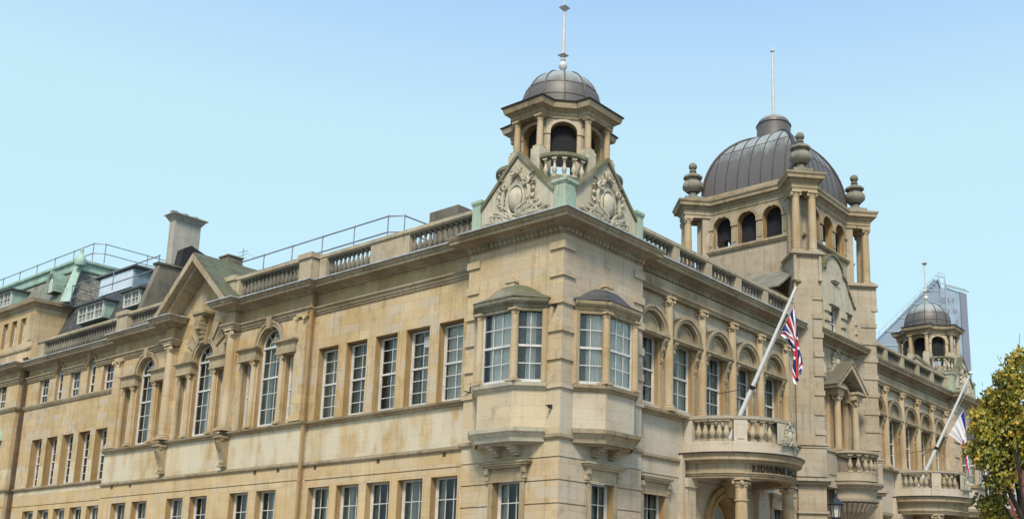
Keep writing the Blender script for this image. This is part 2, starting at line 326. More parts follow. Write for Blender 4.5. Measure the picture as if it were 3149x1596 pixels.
# ---------------- reusable pieces ----------------
def make_window(w,h,cols=2,rows=(2,2),arch=0,curtain='drape',louvre=False,name='window'):
    """sash window, local frame: x across, -y outwards, z up from the sill; arch = radius on top"""
    m=M(); fw=.05; H=h
    m.box(-w/2,-w/2+fw,0,.09,0,H); m.box(w/2-fw,w/2,0,.09,0,H); m.box(-w/2+fw,w/2-fw,-.01,.10,0,.075)
    if not arch: m.box(-w/2+fw,w/2-fw,0,.09,H-.055,H)
    else:
        m.box(-w/2+fw,w/2-fw,-.01,.09,H-.07,H); m.ring(F0,0,H,arch-.05,arch,0,-.09,seg=16)
        m.ring(F0,0,H,arch*.45,arch*.45+.028,-.03,-.055,seg=12)
        for a in(PI*.28,PI*.5,PI*.72):
            c,s_=math.cos(a),math.sin(a); r0=arch*.46 if a!=PI*.5 else 0
            m.prism(F0,[(r0*c-.012*s_,H+r0*s_+.012*c),(r0*c+.012*s_,H+r0*s_-.012*c),((arch-.04)*c+.012*s_,H+(arch-.04)*s_-.012*c),((arch-.04)*c-.012*s_,H+(arch-.04)*s_+.012*c)],-.03,-.055)
    mid=H*rows[1]/(rows[0]+rows[1]); m.box(-w/2+fw,w/2-fw,.005,.07,mid-.03,mid+.03)
    m.box(-w/2+fw,-w/2+fw+.035,.02,.07,.075,H-.05); m.box(w/2-fw-.035,w/2-fw,.02,.07,.075,H-.05)
    for i in range(1,cols):
        x=-w/2+fw+(w-2*fw)*i/cols; m.box(x-.010,x+.010,.03,.055,.075,H-.05)
    for k in range(1,rows[1]): z=.05+(mid-.05)*k/rows[1]; m.box(-w/2+fw,w/2-fw,.031,.054,z-.0125,z+.0125)
    for k in range(1,rows[0]): z=mid+(H-mid)*k/rows[0]; m.box(-w/2+fw,w/2-fw,.031,.054,z-.0125,z+.0125)
    o=m.obj(name,WHITE,PROTO)
    g=M(); 
    pl=[(-w/2+fw,.06),(w/2-fw,.06),(w/2-fw,H)]+([(math.cos(a)*(arch-.03),H+math.sin(a)*(arch-.03)) for a in[PI*i/12 for i in range(13)]] if arch else [])+[(-w/2+fw,H)]
    g.poly([F0.p(a,-.045,b) for a,b in pl]); g.obj('pane',GLASS,o,recalc=False)
    d=M(); d.box(-w/2,w/2,.24,.25,0,H+arch); d.box(-w/2-.02,-w/2,.091,.32,0,H+arch*.8); d.box(w/2,w/2+.02,.091,.32,0,H+arch*.8); d.box(-w/2,w/2,.091,.30,H+arch-.01,H+arch+.02); pl2=[(-w/2,0),(w/2,0),(w/2,H)]+([(math.cos(a)*arch,H+math.sin(a)*arch) for a in[PI*i/12 for i in range(13)]] if arch else [])+[(-w/2,H)]
    d.obj('interior',ROOM,o)
    if curtain in('drape','full','half'):
        c=M(); spans={'drape':((-w/2+.05,-w/2+.05+w*.26),(w/2-.05-w*.22,w/2-.05)),'full':((-w/2+.08,w/2-.03),),'half':((-w*.05,w/2-.05),)}[curtain]
        for a,b in spans:
            n=max(8,int((b-a)/.02)); top=H+(arch*.7 if arch else 0)-.06
            for i in range(n):
                xa=a+(b-a)*i/n; xb=a+(b-a)*(i+1)/n; ya=.115+.018*math.sin(i*1.3)+.008*math.sin(i*.5); yb=.115+.018*math.sin((i+1)*1.3)+.008*math.sin((i+1)*.5)
                c.poly([(xa,ya,.08),(xb,yb,.08),(xb,yb,top),(xa,ya,top)])
        c.obj('curtain',CURT,o,recalc=False)
    if louvre:
        l=M()
        for k in range(6): l.box(0.02,w/2-.09,.015,.05,H*.80+k*.055-.06,H*.80+k*.055-.02)
        l.obj('louvre',WHITE,o)
    return o
PROTO=bpy.data.objects.new('proto',None); C.objects.link(PROTO)
def put(src,parent,F,u,n,z):
    """place an object built in the local frame onto facade frame F"""
    p=F.p(u,n,z); rz=math.atan2(F.n.x,-F.n.y)
    return inst(src,parent,p,rz)
def column(m,c,z0,z1,r,base=True,cap='ionic',F=None,seg=16,cz=.24,mi=0,plinth=.2):
    """round column with attic base, entasis and ionic or plain capital"""
    x,y=c; zb=z0
    F=F or FR
    def sq(hw,za,zb_):
        u,n=F.u,F.n; P=[Vector((x,y,0))+u*a*hw+n*b*hw for a,b in((-1,-1),(1,-1),(1,1),(-1,1))]
        m.hexa([(p.x,p.y,za) for p in P]+[(p.x,p.y,zb_) for p in P],mi)
    if base:
        p=plinth*r/.2; sq(r*1.42,z0,z0+p*.5)
        m.lathe((x,y),[(r*1.38,z0+p*.5),(r*1.42,z0+p*.62),(r*1.36,z0+p*.75),(r*1.15,z0+p*.82),(r*1.2,z0+p*.98),(r*1.12,z0+p*1.08),(r*1.02,z0+p*1.15)],seg,mi=mi); zb=z0+p*1.1
    zt=z1-cz
    m.lathe((x,y),[(r,zb),(r*1.0,zb+(zt-zb)*.33),(r*.95,zb+(zt-zb)*.7),(r*.87,zt-.02),(r*.87,zt)],seg,mi=mi)
    m.lathe((x,y),[(r*.98,zt-.03),(r*.98,zt+.0),(r*.9,zt+.02)],seg,mi=mi)
    if cap=='ionic':
        m.lathe((x,y),[(r*.9,zt),(r*1.1,zt+cz*.35),(r*1.0,zt+cz*.5)],seg,mi=mi)
        sq(r*1.18,z1-cz*.3,z1)
        vr=cz*.30
        for su in(-1,1):
            for sn_ in(-1,1):
                q=Vector((x,y,0))+F.u*su*r*1.02+F.n*sn_*r*.78; d=(F.u*su*.55+F.n*sn_*.83).normalized()
                a=Vector((q.x,q.y,zt+cz*.38))
                m.tube([a-d*vr*.55,a+d*vr*.35],[vr,vr],10,mi); m.tube([a+d*vr*.35,a+d*vr*.55],[vr*.45,vr*.4],8,mi)
    else:
        m.lathe((x,y),[(r*.88,zt),(r*1.0,zt+cz*.3),(r*1.15,zt+cz*.55)],seg,mi=mi); sq(r*1.28,z1-cz*.4,z1)
def cart(m,F,uc,zc,s,n0,mir=1,mi=0):
    """oval cartouche with scrolls and acanthus leaves in relief"""
    def P(u,z,n=0): return F.p(uc+u*s*mir,n0+n*s,zc+z*s)
    # convex shield
    k=20; rings=[(0,.30),(.3,.28),(.6,.22),(.85,.12),(1,0)]
    vs=[];fs=[]
    for r_,h in rings[1:]:
        for i in range(k): a=2*PI*i/k; vs.append(P(.34*r_*math.cos(a),.5*r_*math.sin(a)+(.06*math.cos(a)**2),.12+h*.6))
    vs.append(P(0,0,.30)); 
    for j in range(3):
        for i in range(k): fs.append((j*k+i,j*k+(i+1)%k,(j+1)*k+(i+1)%k,(j+1)*k+i))
    for i in range(k): fs.append((len(vs)-1,i,(i+1)%k))
    m.add(vs,fs,mi)
    m.tube([P(.42*math.cos(2*PI*i/24),.6*math.sin(2*PI*i/24),.08) for i in range(25)],[.06*s]*25,6,mi)
    m.tube([P(.55*math.cos(2*PI*i/24),.72*math.sin(2*PI*i/24)-.02,.02) for i in range(25)],[(.05+.03*abs(math.sin(3*PI*i/24)))*s for i in range(25)],6,mi)
    def spiral(u,z,r,a0,turns,dr=1,w=.06):
        pts=[];rr=[]
        for i in range(15):
            t=i/14; a=a0+dr*turns*2*PI*t; q=r*(1-.8*t); pts.append(P(u+q*math.cos(a),z+q*math.sin(a),.1+.1*t)); rr.append(w*s*(1-.45*t))
        m.tube(pts,rr,6,mi)
    for sg in(-1,1):
        for j in range(11):
            a=R(-6+11*j); l=1.30-.05*j+.14*math.sin(j*2.3+sg)
            pts=[P(sg*(.22+l*1.28*t*math.cos(a*(1-.5*t))),-.92+l*t*math.sin(a*(1-.25*t))*.8-.10*t*t,.02+.10*math.sin(PI*t)) for t in(0,.2,.4,.6,.8,1)]
            m.tube(pts,[.02*s,.04*s,.055*s,.05*s,.035*s,.01*s],5,mi)
            if j%2==0:
                q=pts[4]; m.tube([q,q+(pts[4]-pts[3])*.5+Vector((0,0,.05*s)),q+(pts[4]-pts[3])*.4+Vector((0,0,.14*s))],[.04*s,.05*s,.015*s],5,mi)
        for j in range(6):
            z0=-.3+.24*j; m.tube([P(sg*.60,z0,.02),P(sg*(.80+.02*j),z0+.06,.10),P(sg*(.92-.05*j),z0+.20,.03)],[.025*s,.05*s,.012*s],5,mi)
        spiral(sg*.52,.62,.17,PI/2,1.2,-sg,.07); spiral(sg*.18,1.12,.16,PI/2,1.1,sg,.06); spiral(sg*.50,-.55,.14,-PI/2,1.1,sg,.05); spiral(sg*.72,-.05,.13,PI,1.0,sg,.05)
        m.tube([P(sg*.56,-.5,.06),P(sg*.72,-.1,.1),P(sg*.66,.35,.08),P(sg*.5,.62,.1)],[.05*s,.08*s,.08*s,.05*s],6,mi)
        m.tube([P(sg*.3,.75,.05),P(sg*.25,.95,.1),P(sg*.05,1.05,.05)],[.05*s,.08*s,.05*s],6,mi)
        for j in range(9):   # foliage sprays at the foot
            a=R(8+j*15); l=.75+.28*math.sin(j*1.9+sg); b0=(sg*.25,-.82)
            pts=[P(b0[0]+sg*l*t*math.cos(a*(1-.55*t)+.1)*1.25, b0[1]+l*t*math.sin(a*(1-.2*t))*.85-.12*t*t,.03+.16*math.sin(PI*t)) for t in(0,.25,.5,.75,1)]
            m.tube(pts,[.03*s,.07*s,.085*s,.06*s,.015*s],6,mi)
        for j in range(4):
            pts=[P(sg*(.62+.04*j),-.45+.28*j,.02),P(sg*(.85+.03*j),-.35+.3*j,.12),P(sg*(.98-.06*j),-.15+.3*j,.02)]; m.tube(pts,[.04*s,.075*s,.015*s],6,mi)
        spiral(sg*1.02,-.62,.2,0,1.1,sg,.055)
    for j in range(5):
        a=R(50+j*20); m.tube([P(.1*math.cos(a),1.0,.05),P(.22*math.cos(a),1.0+.3*math.sin(a),.1),P(.34*math.cos(a),1.0+.42*math.sin(a),.04)],[.05*s,.07*s,.02*s],6,mi)
    for j in range(3): m.tube([P(-.14+.14*j,-.66,.05),P(-.12+.12*j,-.9,.14),P(-.16+.16*j,-1.02,.05)],[.05*s,.07*s,.04*s],6,mi)
# baluster prototype (local origin at foot)
def bal_mesh(h=.72,w=.085):
    m=M(); a=w
    m.box(-a,a,-a,a,0,h*.10); m.box(-a,a,-a,a,h*.92,h)
    m.lathe((0,0),[(a*.85,h*.10),(a*.95,h*.14),(a*.55,h*.18),(a*.75,h*.24),(a*1.08,h*.36),(a*.98,h*.46),(a*.62,h*.60),(a*.45,h*.72),(a*.42,h*.78),(a*.7,h*.81),(a*.5,h*.85),(a*.8,h*.90),(a*.9,h*.92)],10)
    return m
BAL=bal_mesh().obj('baluster',WEATH,PROTO,smooth=True); URN=stone('urn_stone',(.20,.18,.135),(.31,.285,.225),(.06,.055,.04),brick=False,streak=.55,soot=.75,greyamt=.5,grey=(.2,.19,.16))
BALW=stone('baluster_stone',(.30,.245,.155),(.42,.35,.235),(.09,.075,.05),brick=False,streak=.6,soot=.8,greyamt=.5)
BALP=bal_mesh(.68,.10).obj('baluster',BALW,PROTO,smooth=True); BALC=bal_mesh(.5,.07).obj('baluster',PALE,PROTO,smooth=True)
HALL=empty('town_hall'); tag(HALL,'ornate golden stone civic hall with two domed corner cupolas and a large domed central tower','town hall')
def baluster_row(parent,F,u0,u1,n,z,count,src=BAL,sc_=1.0):
    for i in range(count):
        u=u0+(u1-u0)*(i+.5)/count; o=put(src,parent,F,u,n,z)
        if sc_!=1: o.scale=(1,1,sc_)
CORN=[(0,11.26),(.05,11.26),(.09,11.31),(.16,11.33),(.20,11.37),(.42,11.375),(.43,11.46),(.46,11.475),(.50,11.55),(.51,11.585),(0,11.62)]
CORNLEAD=[(.02,11.625),(.53,11.588),(.53,11.565),(.545,11.56),(.545,11.60),(.02,11.645)]
ARCHI=[(0,10.56),(.045,10.56),(.05,10.63),(.085,10.635),(.085,10.70),(.13,10.74),(.15,10.75),(.15,10.79),(0,10.82)]
SILL=[(0,6.76),(.04,6.77),(.07,6.83),(.15,6.86),(.17,6.92),(0,6.955)]
BAND=[(0,5.47),(.05,5.475),(.08,5.52),(.08,5.58),(0,5.61)]
def eggdart(m,F,u0,u1,n,z,step=.17,mi=0):
    k=max(1,int((u1-u0)/step))
    for i in range(k):
        u=u0+(u1-u0)*(i+.5)/k; p=F.p(u,n+.045,z+.0); 
        m.lathe((p.x,p.y),[(.02,z-.085),(.05,z-.06),(.062,z-.01),(.055,z+.05),(.03,z+.07)],8,mi=mi)
        q=F.p(u+(u1-u0)/k*.5,0,0); a=u+(u1-u0)/k*.5; m.fb(F,a-.012,a+.012,n,n+.07,z-.07,z+.07,mi)
# ================= LEFT FACADE =================
LP=[(.1,20.02),(-.3,20.02),(-.3,19.22),(.1,19.22)]
c1=[(.1,24.1),(.1,19.80),(-.19,19.80),(-.19,19.24),(.1,19.24)]; c2=[(.1,15.76),(-.19,15.76),(-.19,15.20),(.1,15.20),(.1,11.17),(.3,11.17),(.3,3.6)]
pv=[(.3,3.6),(0,3.6),(0,0),(3.6,0),(3.6,.3)]
rw=[(3.6,.3),(13.9,.3)]
m=M(); 
for p in(c1,c2): m.sweep(p,CORN); m.cut()
objs(m,'cornice',TRIM,HALL); m=M()
for p in(c1,c2,rw): m.sweep(p,CORNLEAD)
m.sweep(pv[1:4],CORNLEAD); LEADO=m.obj('lead_flashing',LEADED,HALL)
PVC=[(o,z+.0) for o,z in CORN]
m=M(); m.sweep(pv,PVC); m.obj('cornice',TRIM,HALL); m=M(); m.sweep(pv[1:4],[(0,11.08),(.03,11.08),(.03,11.12),(0,11.12)])
eggdart(m,FL,0,3.6,0,11.2); eggdart(m,FR,0,3.6,0,11.2); m.obj('egg_and_dart_band',TRIM,HALL)
m=M(); m.sweep(rw,CORN); RWC=[m.obj('cornice',TRIM,HALL)]; m=M(); eggdart(m,FR,3.6,13.9,-.3,11.2); m.sweep(rw,[(0,11.06),(.03,11.06),(.03,11.12),(0,11.12)]); RWC.append(m.obj('egg_and_dart_band',TRIM,HALL))
m=M()
for p in(c1,c2): m.sweep(p,ARCHI); m.cut()
objs(m,'architrave',TRIM,HALL)
m=M(); m.sweep([(.1,24.1),(.1,11.17),(.3,11.17),(.3,3.6)],SILL); m.sweep([(.1,24.1),(.1,11.17),(.3,11.17),(.3,3.6),(0,3.6),(0,0),(3.6,0),(3.6,.3),(6.2,.3)],BAND)
for zz,oo in((4.99,0),): pass
m.obj('string_course',TRIM,HALL)
# walls
HO=[]
def gfw(c,w=1.1): return (c-w/2,c+w/2,2.2,4.77,.28,False)
BW=[4.545+1.445*i for i in range(5)]
m=M(); holes=[(c-.52,c+.52,6.955,9.36,.3,False) for c in BW]+[gfw(c) for c in BW]
wall(m,FL,3.6,11.17,0,11.62,-.3,holes,grooves=(5.01,)); m.poly([FL.p(11.17,-.3,0),FL.p(11.17,-.1,0),FL.p(11.17,-.1,11.6),FL.p(11.17,-.3,11.6)],0)
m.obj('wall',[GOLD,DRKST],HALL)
CA=(13.33,17.4,21.45); CG=[a+s_*.78 for a in(13.65,17.7,21.75) for s_ in(-1,1)]
m=M(); holes=[gfw(c,1.12) for c in CG]
for a in CA: holes+= [(a-.62,a+.62,6.955,9.80,.42,True),(a-1.5,a-.98,6.955,9.30,.42,False),(a+.98,a+1.5,6.955,9.30,.42,False)]
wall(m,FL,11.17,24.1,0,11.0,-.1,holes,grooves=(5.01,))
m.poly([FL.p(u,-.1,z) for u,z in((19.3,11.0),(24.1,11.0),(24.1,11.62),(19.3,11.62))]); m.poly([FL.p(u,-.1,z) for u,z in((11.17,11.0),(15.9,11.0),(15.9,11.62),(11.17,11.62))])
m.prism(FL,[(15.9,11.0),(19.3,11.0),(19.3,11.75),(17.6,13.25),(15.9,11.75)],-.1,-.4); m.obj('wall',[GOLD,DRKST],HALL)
# thin projecting surrounds round B and ground windows
m=M()
def surround(m,F,c,w,z0,z1,n,t=.055,d=.02):
    m.fb(F,c-w/2-t,c-w/2,n,n+d,z0,z1+t); m.fb(F,c+w/2,c+w/2+t,n,n+d,z0,z1+t); m.fb(F,c-w/2,c+w/2,n,n+d,z1,z1+t)
for c in BW: surround(m,FL,c,1.04,6.96,9.36,-.3); m.cut(); surround(m,FL,c,1.1,2.2,4.77,-.3); m.cut()
for c in CG: surround(m,FL,c,1.12,2.2,4.77,-.1); m.cut()
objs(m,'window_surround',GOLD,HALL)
W1=make_window(1.04,2.33,2,(3,3),curtain='drape'); W1b=make_window(1.04,2.33,2,(3,3),curtain='full'); W1c=make_window(1.04,2.33,2,(3,3),curtain='drape',louvre=True); W1d=make_window(1.04,2.33,2,(3,3),curtain='half')
for c,s_ in zip(BW,(W1b,W1c,W1d,W1b,W1d)): put(s_,HALL,FL,c,-.52,6.99)
G1=make_window(1.1,2.55,3,(2,2),curtain='drape'); G2=make_window(1.1,2.55,3,(2,2),curtain='half')
for i,c in enumerate(BW): put((G1,G2)[i%2],HALL,FL,c,-.5,2.22)
G3=make_window(1.12,2.55,3,(2,2),curtain='half')
for c in CG: put(G3,HALL,FL,c,-.3,2.22)
# ventilation bricks
m=M()
for u,n in((10.9-.3,-.3),(7.5,-.3),(4.6,-.3)): m.fb(FL,u-.07,u+.07,n-.01,n+.006,5.34,5.46); m.cut()
for u in(23.2,21.8,13.6,12.3): m.fb(FL,u-.08,u+.08,-.11,-.094,5.34,5.46); m.cut()
objs(m,'vent',VENT,HALL)
# venetian windows of block C
for a in CA:
    W=make_window(1.22,2.79,3,(2,3),arch=.61,curtain='half') if a==CA[0] else W
    put(W,HALL,FL,a,-.24,6.99)
SW=make_window(.5,2.3,1,(2,2),curtain='drape')
for a in CA:
    for s_ in(-1,1): put(SW,HALL,FL,a+s_*1.24,-.26,6.98)
m=M(); k=M()
IMP=[(0,9.33),(.04,9.33),(.04,9.40),(.02,9.41),(.02,9.66),(.06,9.70),(.12,9.74),(.12,9.80),(0,9.80)]
for a in CA:
    for s_ in(-1,1):
        u=a+s_*.82; p=FL.p(u,-.07,0); column(m,(p.x,p.y),6.955,9.33,.11,F=FL,cz=.16,seg=12,plinth=.22); m.cut()
        u0,u1=sorted((a+s_*.62,a+s_*1.62))
        k.sweep([(.1,u1),(-.04,u1),(-.04,u0),(.1,u0)],IMP)
        k.fb(FL,u0+.02,u1-.02,-.4,.04,9.33,9.798)
        um=a+s_*1.54; k.fb(FL,um-.06,um+.06,-.1,-.04,6.96,9.33)
    k.ring(FL,a,9.80,.64,.82,-.1,-.03,seg=20); k.ring(FL,a,9.80,.76,.84,-.1,.0,seg=20)
    if a!=17.4: k.prism(FL,[(a-.09,10.36),(a+.09,10.36),(a+.15,10.78),(a-.15,10.78)],-.1,.06)
    k.cut()
objs(m,'small_column',COLM,HALL,smooth=True); objs(k,'arch_moulding',TRIM,HALL)
m=M()
for u in(15.48,19.52):
    p=FL.p(u,.05,0)
    column(m,(p.x,p.y),6.955,10.62,.185,F=FL,cz=.26,seg=20,plinth=.2); m.cut()
for u in(15.48,19.52): pass
objs(m,'large_column',COLM,HALL,smooth=True)
m=M()
for u in(11.5,23.6):
    m.fb(FL,u-.26,u+.26,-.1,-.0,7.15,10.38); m.fb(FL,u-.33,u+.33,-.1,.06,6.955,7.05); m.fb(FL,u-.30,u+.30,-.1,.03,7.05,7.15)
    m.fb(FL,u-.29,u+.29,-.1,.03,10.5,10.62)
    for s_ in(-1,1):
        a=FL.p(u+s_*.24,.04,10.44); m.tube([a,a+FL.n*.07],.085,10)
    m.cut()
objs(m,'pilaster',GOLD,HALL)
m=M()   # entablature blocks above the big columns
for u in(15.48,19.52): m.fb(FL,u-.26,u+.26,-.1,.18,10.83,11.255); m.fb(FL,u-.20,u+.20,-.1,.0,6.96,10.56); m.cut()
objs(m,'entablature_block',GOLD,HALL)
m=M()   # scrolled corbels below
for u in(15.48,19.52):
    for off,w_ in((-.125,.025),(0,.045),(.125,.025)):
        u0,u1=u+off-w_,u+off+w_
        pl=[(-.1,5.75),(.05,5.75),(.10,5.85),(.06,5.95),(.10,6.05),(.20,6.25),(.30,6.4),(.38,6.55),(.40,6.7),(.36,6.8),(-.1,6.8)]
        P=[FL.p(u0,n_*.75-.025,z_) for n_,z_ in pl]+[FL.p(u1,n_*.75-.025,z_) for n_,z_ in pl]; kk=len(pl)
        m.add(P,[tuple(range(kk)),tuple(range(2*kk-1,kk-1,-1))]+[(i,(i+1)%kk,kk+(i+1)%kk,kk+i) for i in range(kk)])
    pl=[(-.1,5.8),(.05,5.8),(.07,5.95),(.17,6.25),(.27,6.4),(.34,6.55),(.35,6.7),(.3,6.8),(-.1,6.8)]
    P=[FL.p(u-.13,n_*.75-.025,z_) for n_,z_ in pl]+[FL.p(u+.13,n_*.75-.025,z_) for n_,z_ in pl]; kk=len(pl)
    m.add(P,[tuple(range(kk)),tuple(range(2*kk-1,kk-1,-1))]+[(i,(i+1)%kk,kk+(i+1)%kk,kk+i) for i in range(kk)])
    for s_ in(-1,1):
        m.tube([FL.p(u+s_*.15,.18,6.68),FL.p(u+s_*.18,.18,6.68)],.08,12)
    m.fb(FL,u-.20,u+.20,-.1,.32,6.70,6.76); m.fb(FL,u-.17,u+.17,-.1,.10,5.70,5.76); m.cut()
objs(m,'corbel',TRIM,HALL)
m=M()   # keystone and voussoirs of the centre arch
for dg,ro in((0,0),(26,1.55),(-26,1.55),(52,1.42),(-52,1.42),(78,1.38),(-78,1.38)):
    if dg==0: continue
    a=R(90-dg); d=R(8.5); pts=[]
    for r_,aa in((.84,a-d),(ro,a-d*.9),(ro,a+d*.9),(.84,a+d)): pts.append((17.4+r_*math.cos(aa),9.80+r_*math.sin(aa)))
    m.prism(FL,pts,-.1,-.03); m.cut()
m.prism(FL,[(17.22,10.35),(17.58,10.35),(17.72,11.45),(17.08,11.45)],-.1,.05)
for i in range(7):
    t=i/6; z=10.45+.95*t; m.fb(FL,17.4-.13-.09*t,17.4+.13+.09*t,.0,.12+.20*math.sin(PI*t*.9)*(.6 if t<.5 else 1.0)+.08*t,z-.06,z+.10)
m.fb(FL,16.98,17.82,-.1,.35,11.45,11.55); m.fb(FL,17.03,17.77,-.1,.29,11.37,11.45)
objs(m,'keystone',TRIM,HALL)
# open gable with deep raking cornice
m=M(); ap=13.74; 
for s_ in(-1,1):
    A=(17.6,ap); B=(17.6+s_*2.45,11.60); t_=.16
    m.prism(FL,[(17.6,ap),B,(B[0],B[1]-.12),(B[0]-s_*.12,B[1]-.18),(17.6,ap-.30)],.44,.66)
    m.prism(FL,[(17.6,ap-.08),(B[0]-s_*.05,B[1]-.06),(B[0]-s_*.30,B[1]-.24),(17.6,ap-.46)],-.4,.44)
m.obj('gable',TRIM,HALL)
m=M()
for s_ in(-1,1): m.prism(FL,[(17.6,ap+.05),(17.6+s_*2.5,11.60),(17.6+s_*2.42,11.58),(17.6,ap-.04)],.62,-3.2)
m.obj('roof',[MSLATE],HALL)
# downpipe where C meets B, brown strips
m=M(); m.fb(FL,11.05,11.13,-.1,-.03,0,11.2); m.obj('drainpipe',DRKST,HALL)
# parapet balustrades: name, frame, segments
def parapet(F,n,segs,ztop=12.64,parent=HALL,src=BAL,zb=11.60,mat=PARA,rot=0,cnt=None,bh=.72):
    B=M(); u0=min(s[0] for s in segs); u1=max(s[1] for s in segs)
    B.fb(F,u0,u1,n-.13,n+.13,zb,ztop-.15-bh); B.fb(F,u0-.0,u1,n-.15,n+.15,ztop-.15,ztop-.11); B.fb(F,u0,u1,n-.18,n+.18,ztop-.11,ztop)
    for a,b,kd in segs:
        if kd=='p': B.fb(F,a,b,n-.17,n+.17,zb,ztop-.15)
        if kd=='P': B.fb(F,a,b,n-.2,n+.24,zb,ztop-.12); B.fb(F,a-.05,b+.05,n-.25,n+.30,ztop-.12,ztop+.06)
        if kd=='w': B.fb(F,a,b,n-.11,n+.13,zb,ztop-.15)
    o=B.obj('balustrade',mat,parent)
    for a,b,kd in segs:
        if kd=='b': baluster_row(o,F,a,b,n,ztop-.15-bh,max(2,round((b-a)/.232)) if cnt is None else cnt,src,bh/.72)
    return o
parapet(FL,-.42,[(3.6,6.64,'b'),(6.64,8.50,'w'),(8.50,10.75,'b'),(10.75,11.1,'p')])
parapet(FL,-.22,[(11.17,11.85,'P'),(11.85,15.5,'b'),(15.5,15.7,'p'),(15.7,16.5,'P')])
parapet(FL,-.22,[(20.4,23.3,'b'),(23.3,24.1,'P')],ztop=12.55)
RB=[(3.6,5.62,'b'),(5.62,5.93,'p'),(5.93,7.55,'b'),(7.55,7.86,'p'),(7.86,9.48,'b'),(9.48,9.79,'p'),(9.79,11.40,'b'),(11.40,11.70,'p'),(11.70,13.2,'b'),(13.2,13.9,'p')]
RWC.append(parapet(FR,-.42,RB,ztop=12.5))
m=M()
for u,z in((.24,9.05),(.30,6.32),(3.05,7.02)): m.fb(FL,u-.04,u+.04,0,.10,z-.04,z+.05); m.fb(FL,u-.015,u+.015,.10,.22,z-.01,z+.02); m.cut()
m.tube([FL.p(3.2,.02,7.0),FL.p(3.45,.12,7.06)],.02,5); m.tube([FL.p(3.3,.05,7.0),FL.p(3.27,.08,7.28)],.018,5); objs(m,'wall_bracket',BLACK,HALL)
# ================= RIGHT WING (5 bays) =================
RC=[5.25+1.89*i for i in range(5)]; RA=[4.30+1.885*i for i in range(5)]
m=M(); holes=[(a-.55,a+.55,7.1,9.22,.3,False) for a in RA]
holes+=[(4.1,5.2,2.2,4.6,.28,False),(11.9,12.9,2.2,4.6,.28,False),(7.7,9.5,0,3.75,.8,True)]
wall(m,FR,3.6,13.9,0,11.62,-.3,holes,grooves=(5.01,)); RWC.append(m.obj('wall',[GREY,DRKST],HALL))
WR=make_window(1.1,2.1,2,(2,2),curtain='drape'); WRb=make_window(1.1,2.1,2,(2,2),curtain='half')
RWC+= [put((WR,WRb)[i%2],HALL,FR,a,-.46,7.12) for i,a in enumerate(RA)]
GR=make_window(1.1,2.4,2,(2,2),curtain='drape'); RWC+=[put(GR,HALL,FR,4.65,-.5,2.2),put(GR,HALL,FR,12.4,-.5,2.2)]
m=M(); k=M()
for i,a in enumerate(RA):
    lo=PI/2 if False else PI
    k.ring(FR,a,9.30,.62,.80,-.3,-.10,seg=20); k.ring(FR,a,9.30,.72,.80,-.3,-.06,seg=20)
    k.prism(FR,[(a+.60*math.cos(PI*j/16),9.30+.60*math.sin(PI*j/16)) for j in range(17)],-.3,-.27)
    k.ring(FR,a,9.30,.46,.52,-.27,-.24,seg=16)
    u0=max(3.6,a-.86); k.fb(FR,u0,a+.86,-.3,-.06,9.22,9.30); k.fb(FR,u0,a+.83,-.3,-.10,9.16,9.22)
    for s_ in(-1,1):
        u=a+s_*.66
        if u<3.7: continue
        pl=[(-.3,8.42),(-.24,8.40),(-.22,8.50),(-.25,8.58),(-.22,8.72),(-.16,8.84),(-.17,8.92),(-.12,9.02),(-.07,9.10),(-.07,9.16),(-.3,9.16)]; kk=len(pl)
        k.add([FR.p(u-.07,n_,z_) for n_,z_ in pl]+[FR.p(u+.07,n_,z_) for n_,z_ in pl],[tuple(range(kk)),tuple(range(2*kk-1,kk-1,-1))]+[(i_,(i_+1)%kk,kk+(i_+1)%kk,kk+i_) for i_ in range(kk)])
        k.fb(FR,u-.05,u+.05,-.3,-.25,6.955,8.5)
    k.cut()
RWC+=objs(k,'arch_moulding',TRIM,HALL)
for a in RC: column(m,(a,.20),6.955,10.56,.15,F=FR,cz=.26,seg=18,plinth=.27); m.cut()
RWC+=objs(m,'engaged_column',COLM,HALL,smooth=True)
m=M(); m.sweep(rw,[(0,10.56),(.16,10.56),(.16,10.62),(.18,10.62),(.18,10.66),(.22,10.68),(.22,10.71),(0,10.72)]); m.sweep(rw,[(0,10.72),(.12,10.72),(.12,11.06),(0,11.06)])
m.sweep([(3.6,.3),(6.2,.3)],SILL); m.sweep([(11.0,.3),(13.9,.3)],SILL); m.sweep([(3.6,.3),(13.9,.3)],[(0,6.86),(.24,6.86),(.26,6.93),(0,6.955)]); m.sweep([(11.0,.3),(13.9,.3)],BAND); RWC.append(m.obj('architrave',TRIM,HALL))
def hood(m,F,c,n,zt,w=.95,wd=.5):
    """cornice hood on consoles with architrave frame"""
    m.fb(F,c-w,c+w,n,n+.22,zt-.05,zt); m.fb(F,c-w+.04,c+w-.04,n,n+.19,zt-.11,zt-.05); m.fb(F,c-w+.12,c+w-.12,n,n+.14,zt-.17,zt-.11)
    m.fb(F,c-.72,c+.72,n,n+.04,zt-.50,zt-.17); m.fb(F,c-.72,c+.72,n+.0,n+.07,zt-.54,zt-.49)
    for s_ in(-1,1):
        m.fb(F,c+s_*.68-.07,c+s_*.68+.07,n,n+.14,zt-.32,zt-.17); m.fb(F,c+s_*.68-.06,c+s_*.68+.06,n,n+.09,zt-.48,zt-.32)
        a,b=sorted((c+s_*wd,c+s_*(wd+.16))); m.fb(F,a,b,n,n+.045,2.0,zt-.54)
m=M(); hood(m,FR,4.65,-.3,4.93,.78,.55); m.cut(); hood(m,FR,12.4,-.3,5.02,.82,.55); RWC+=objs(m,'window_hood',TRIM,HALL)
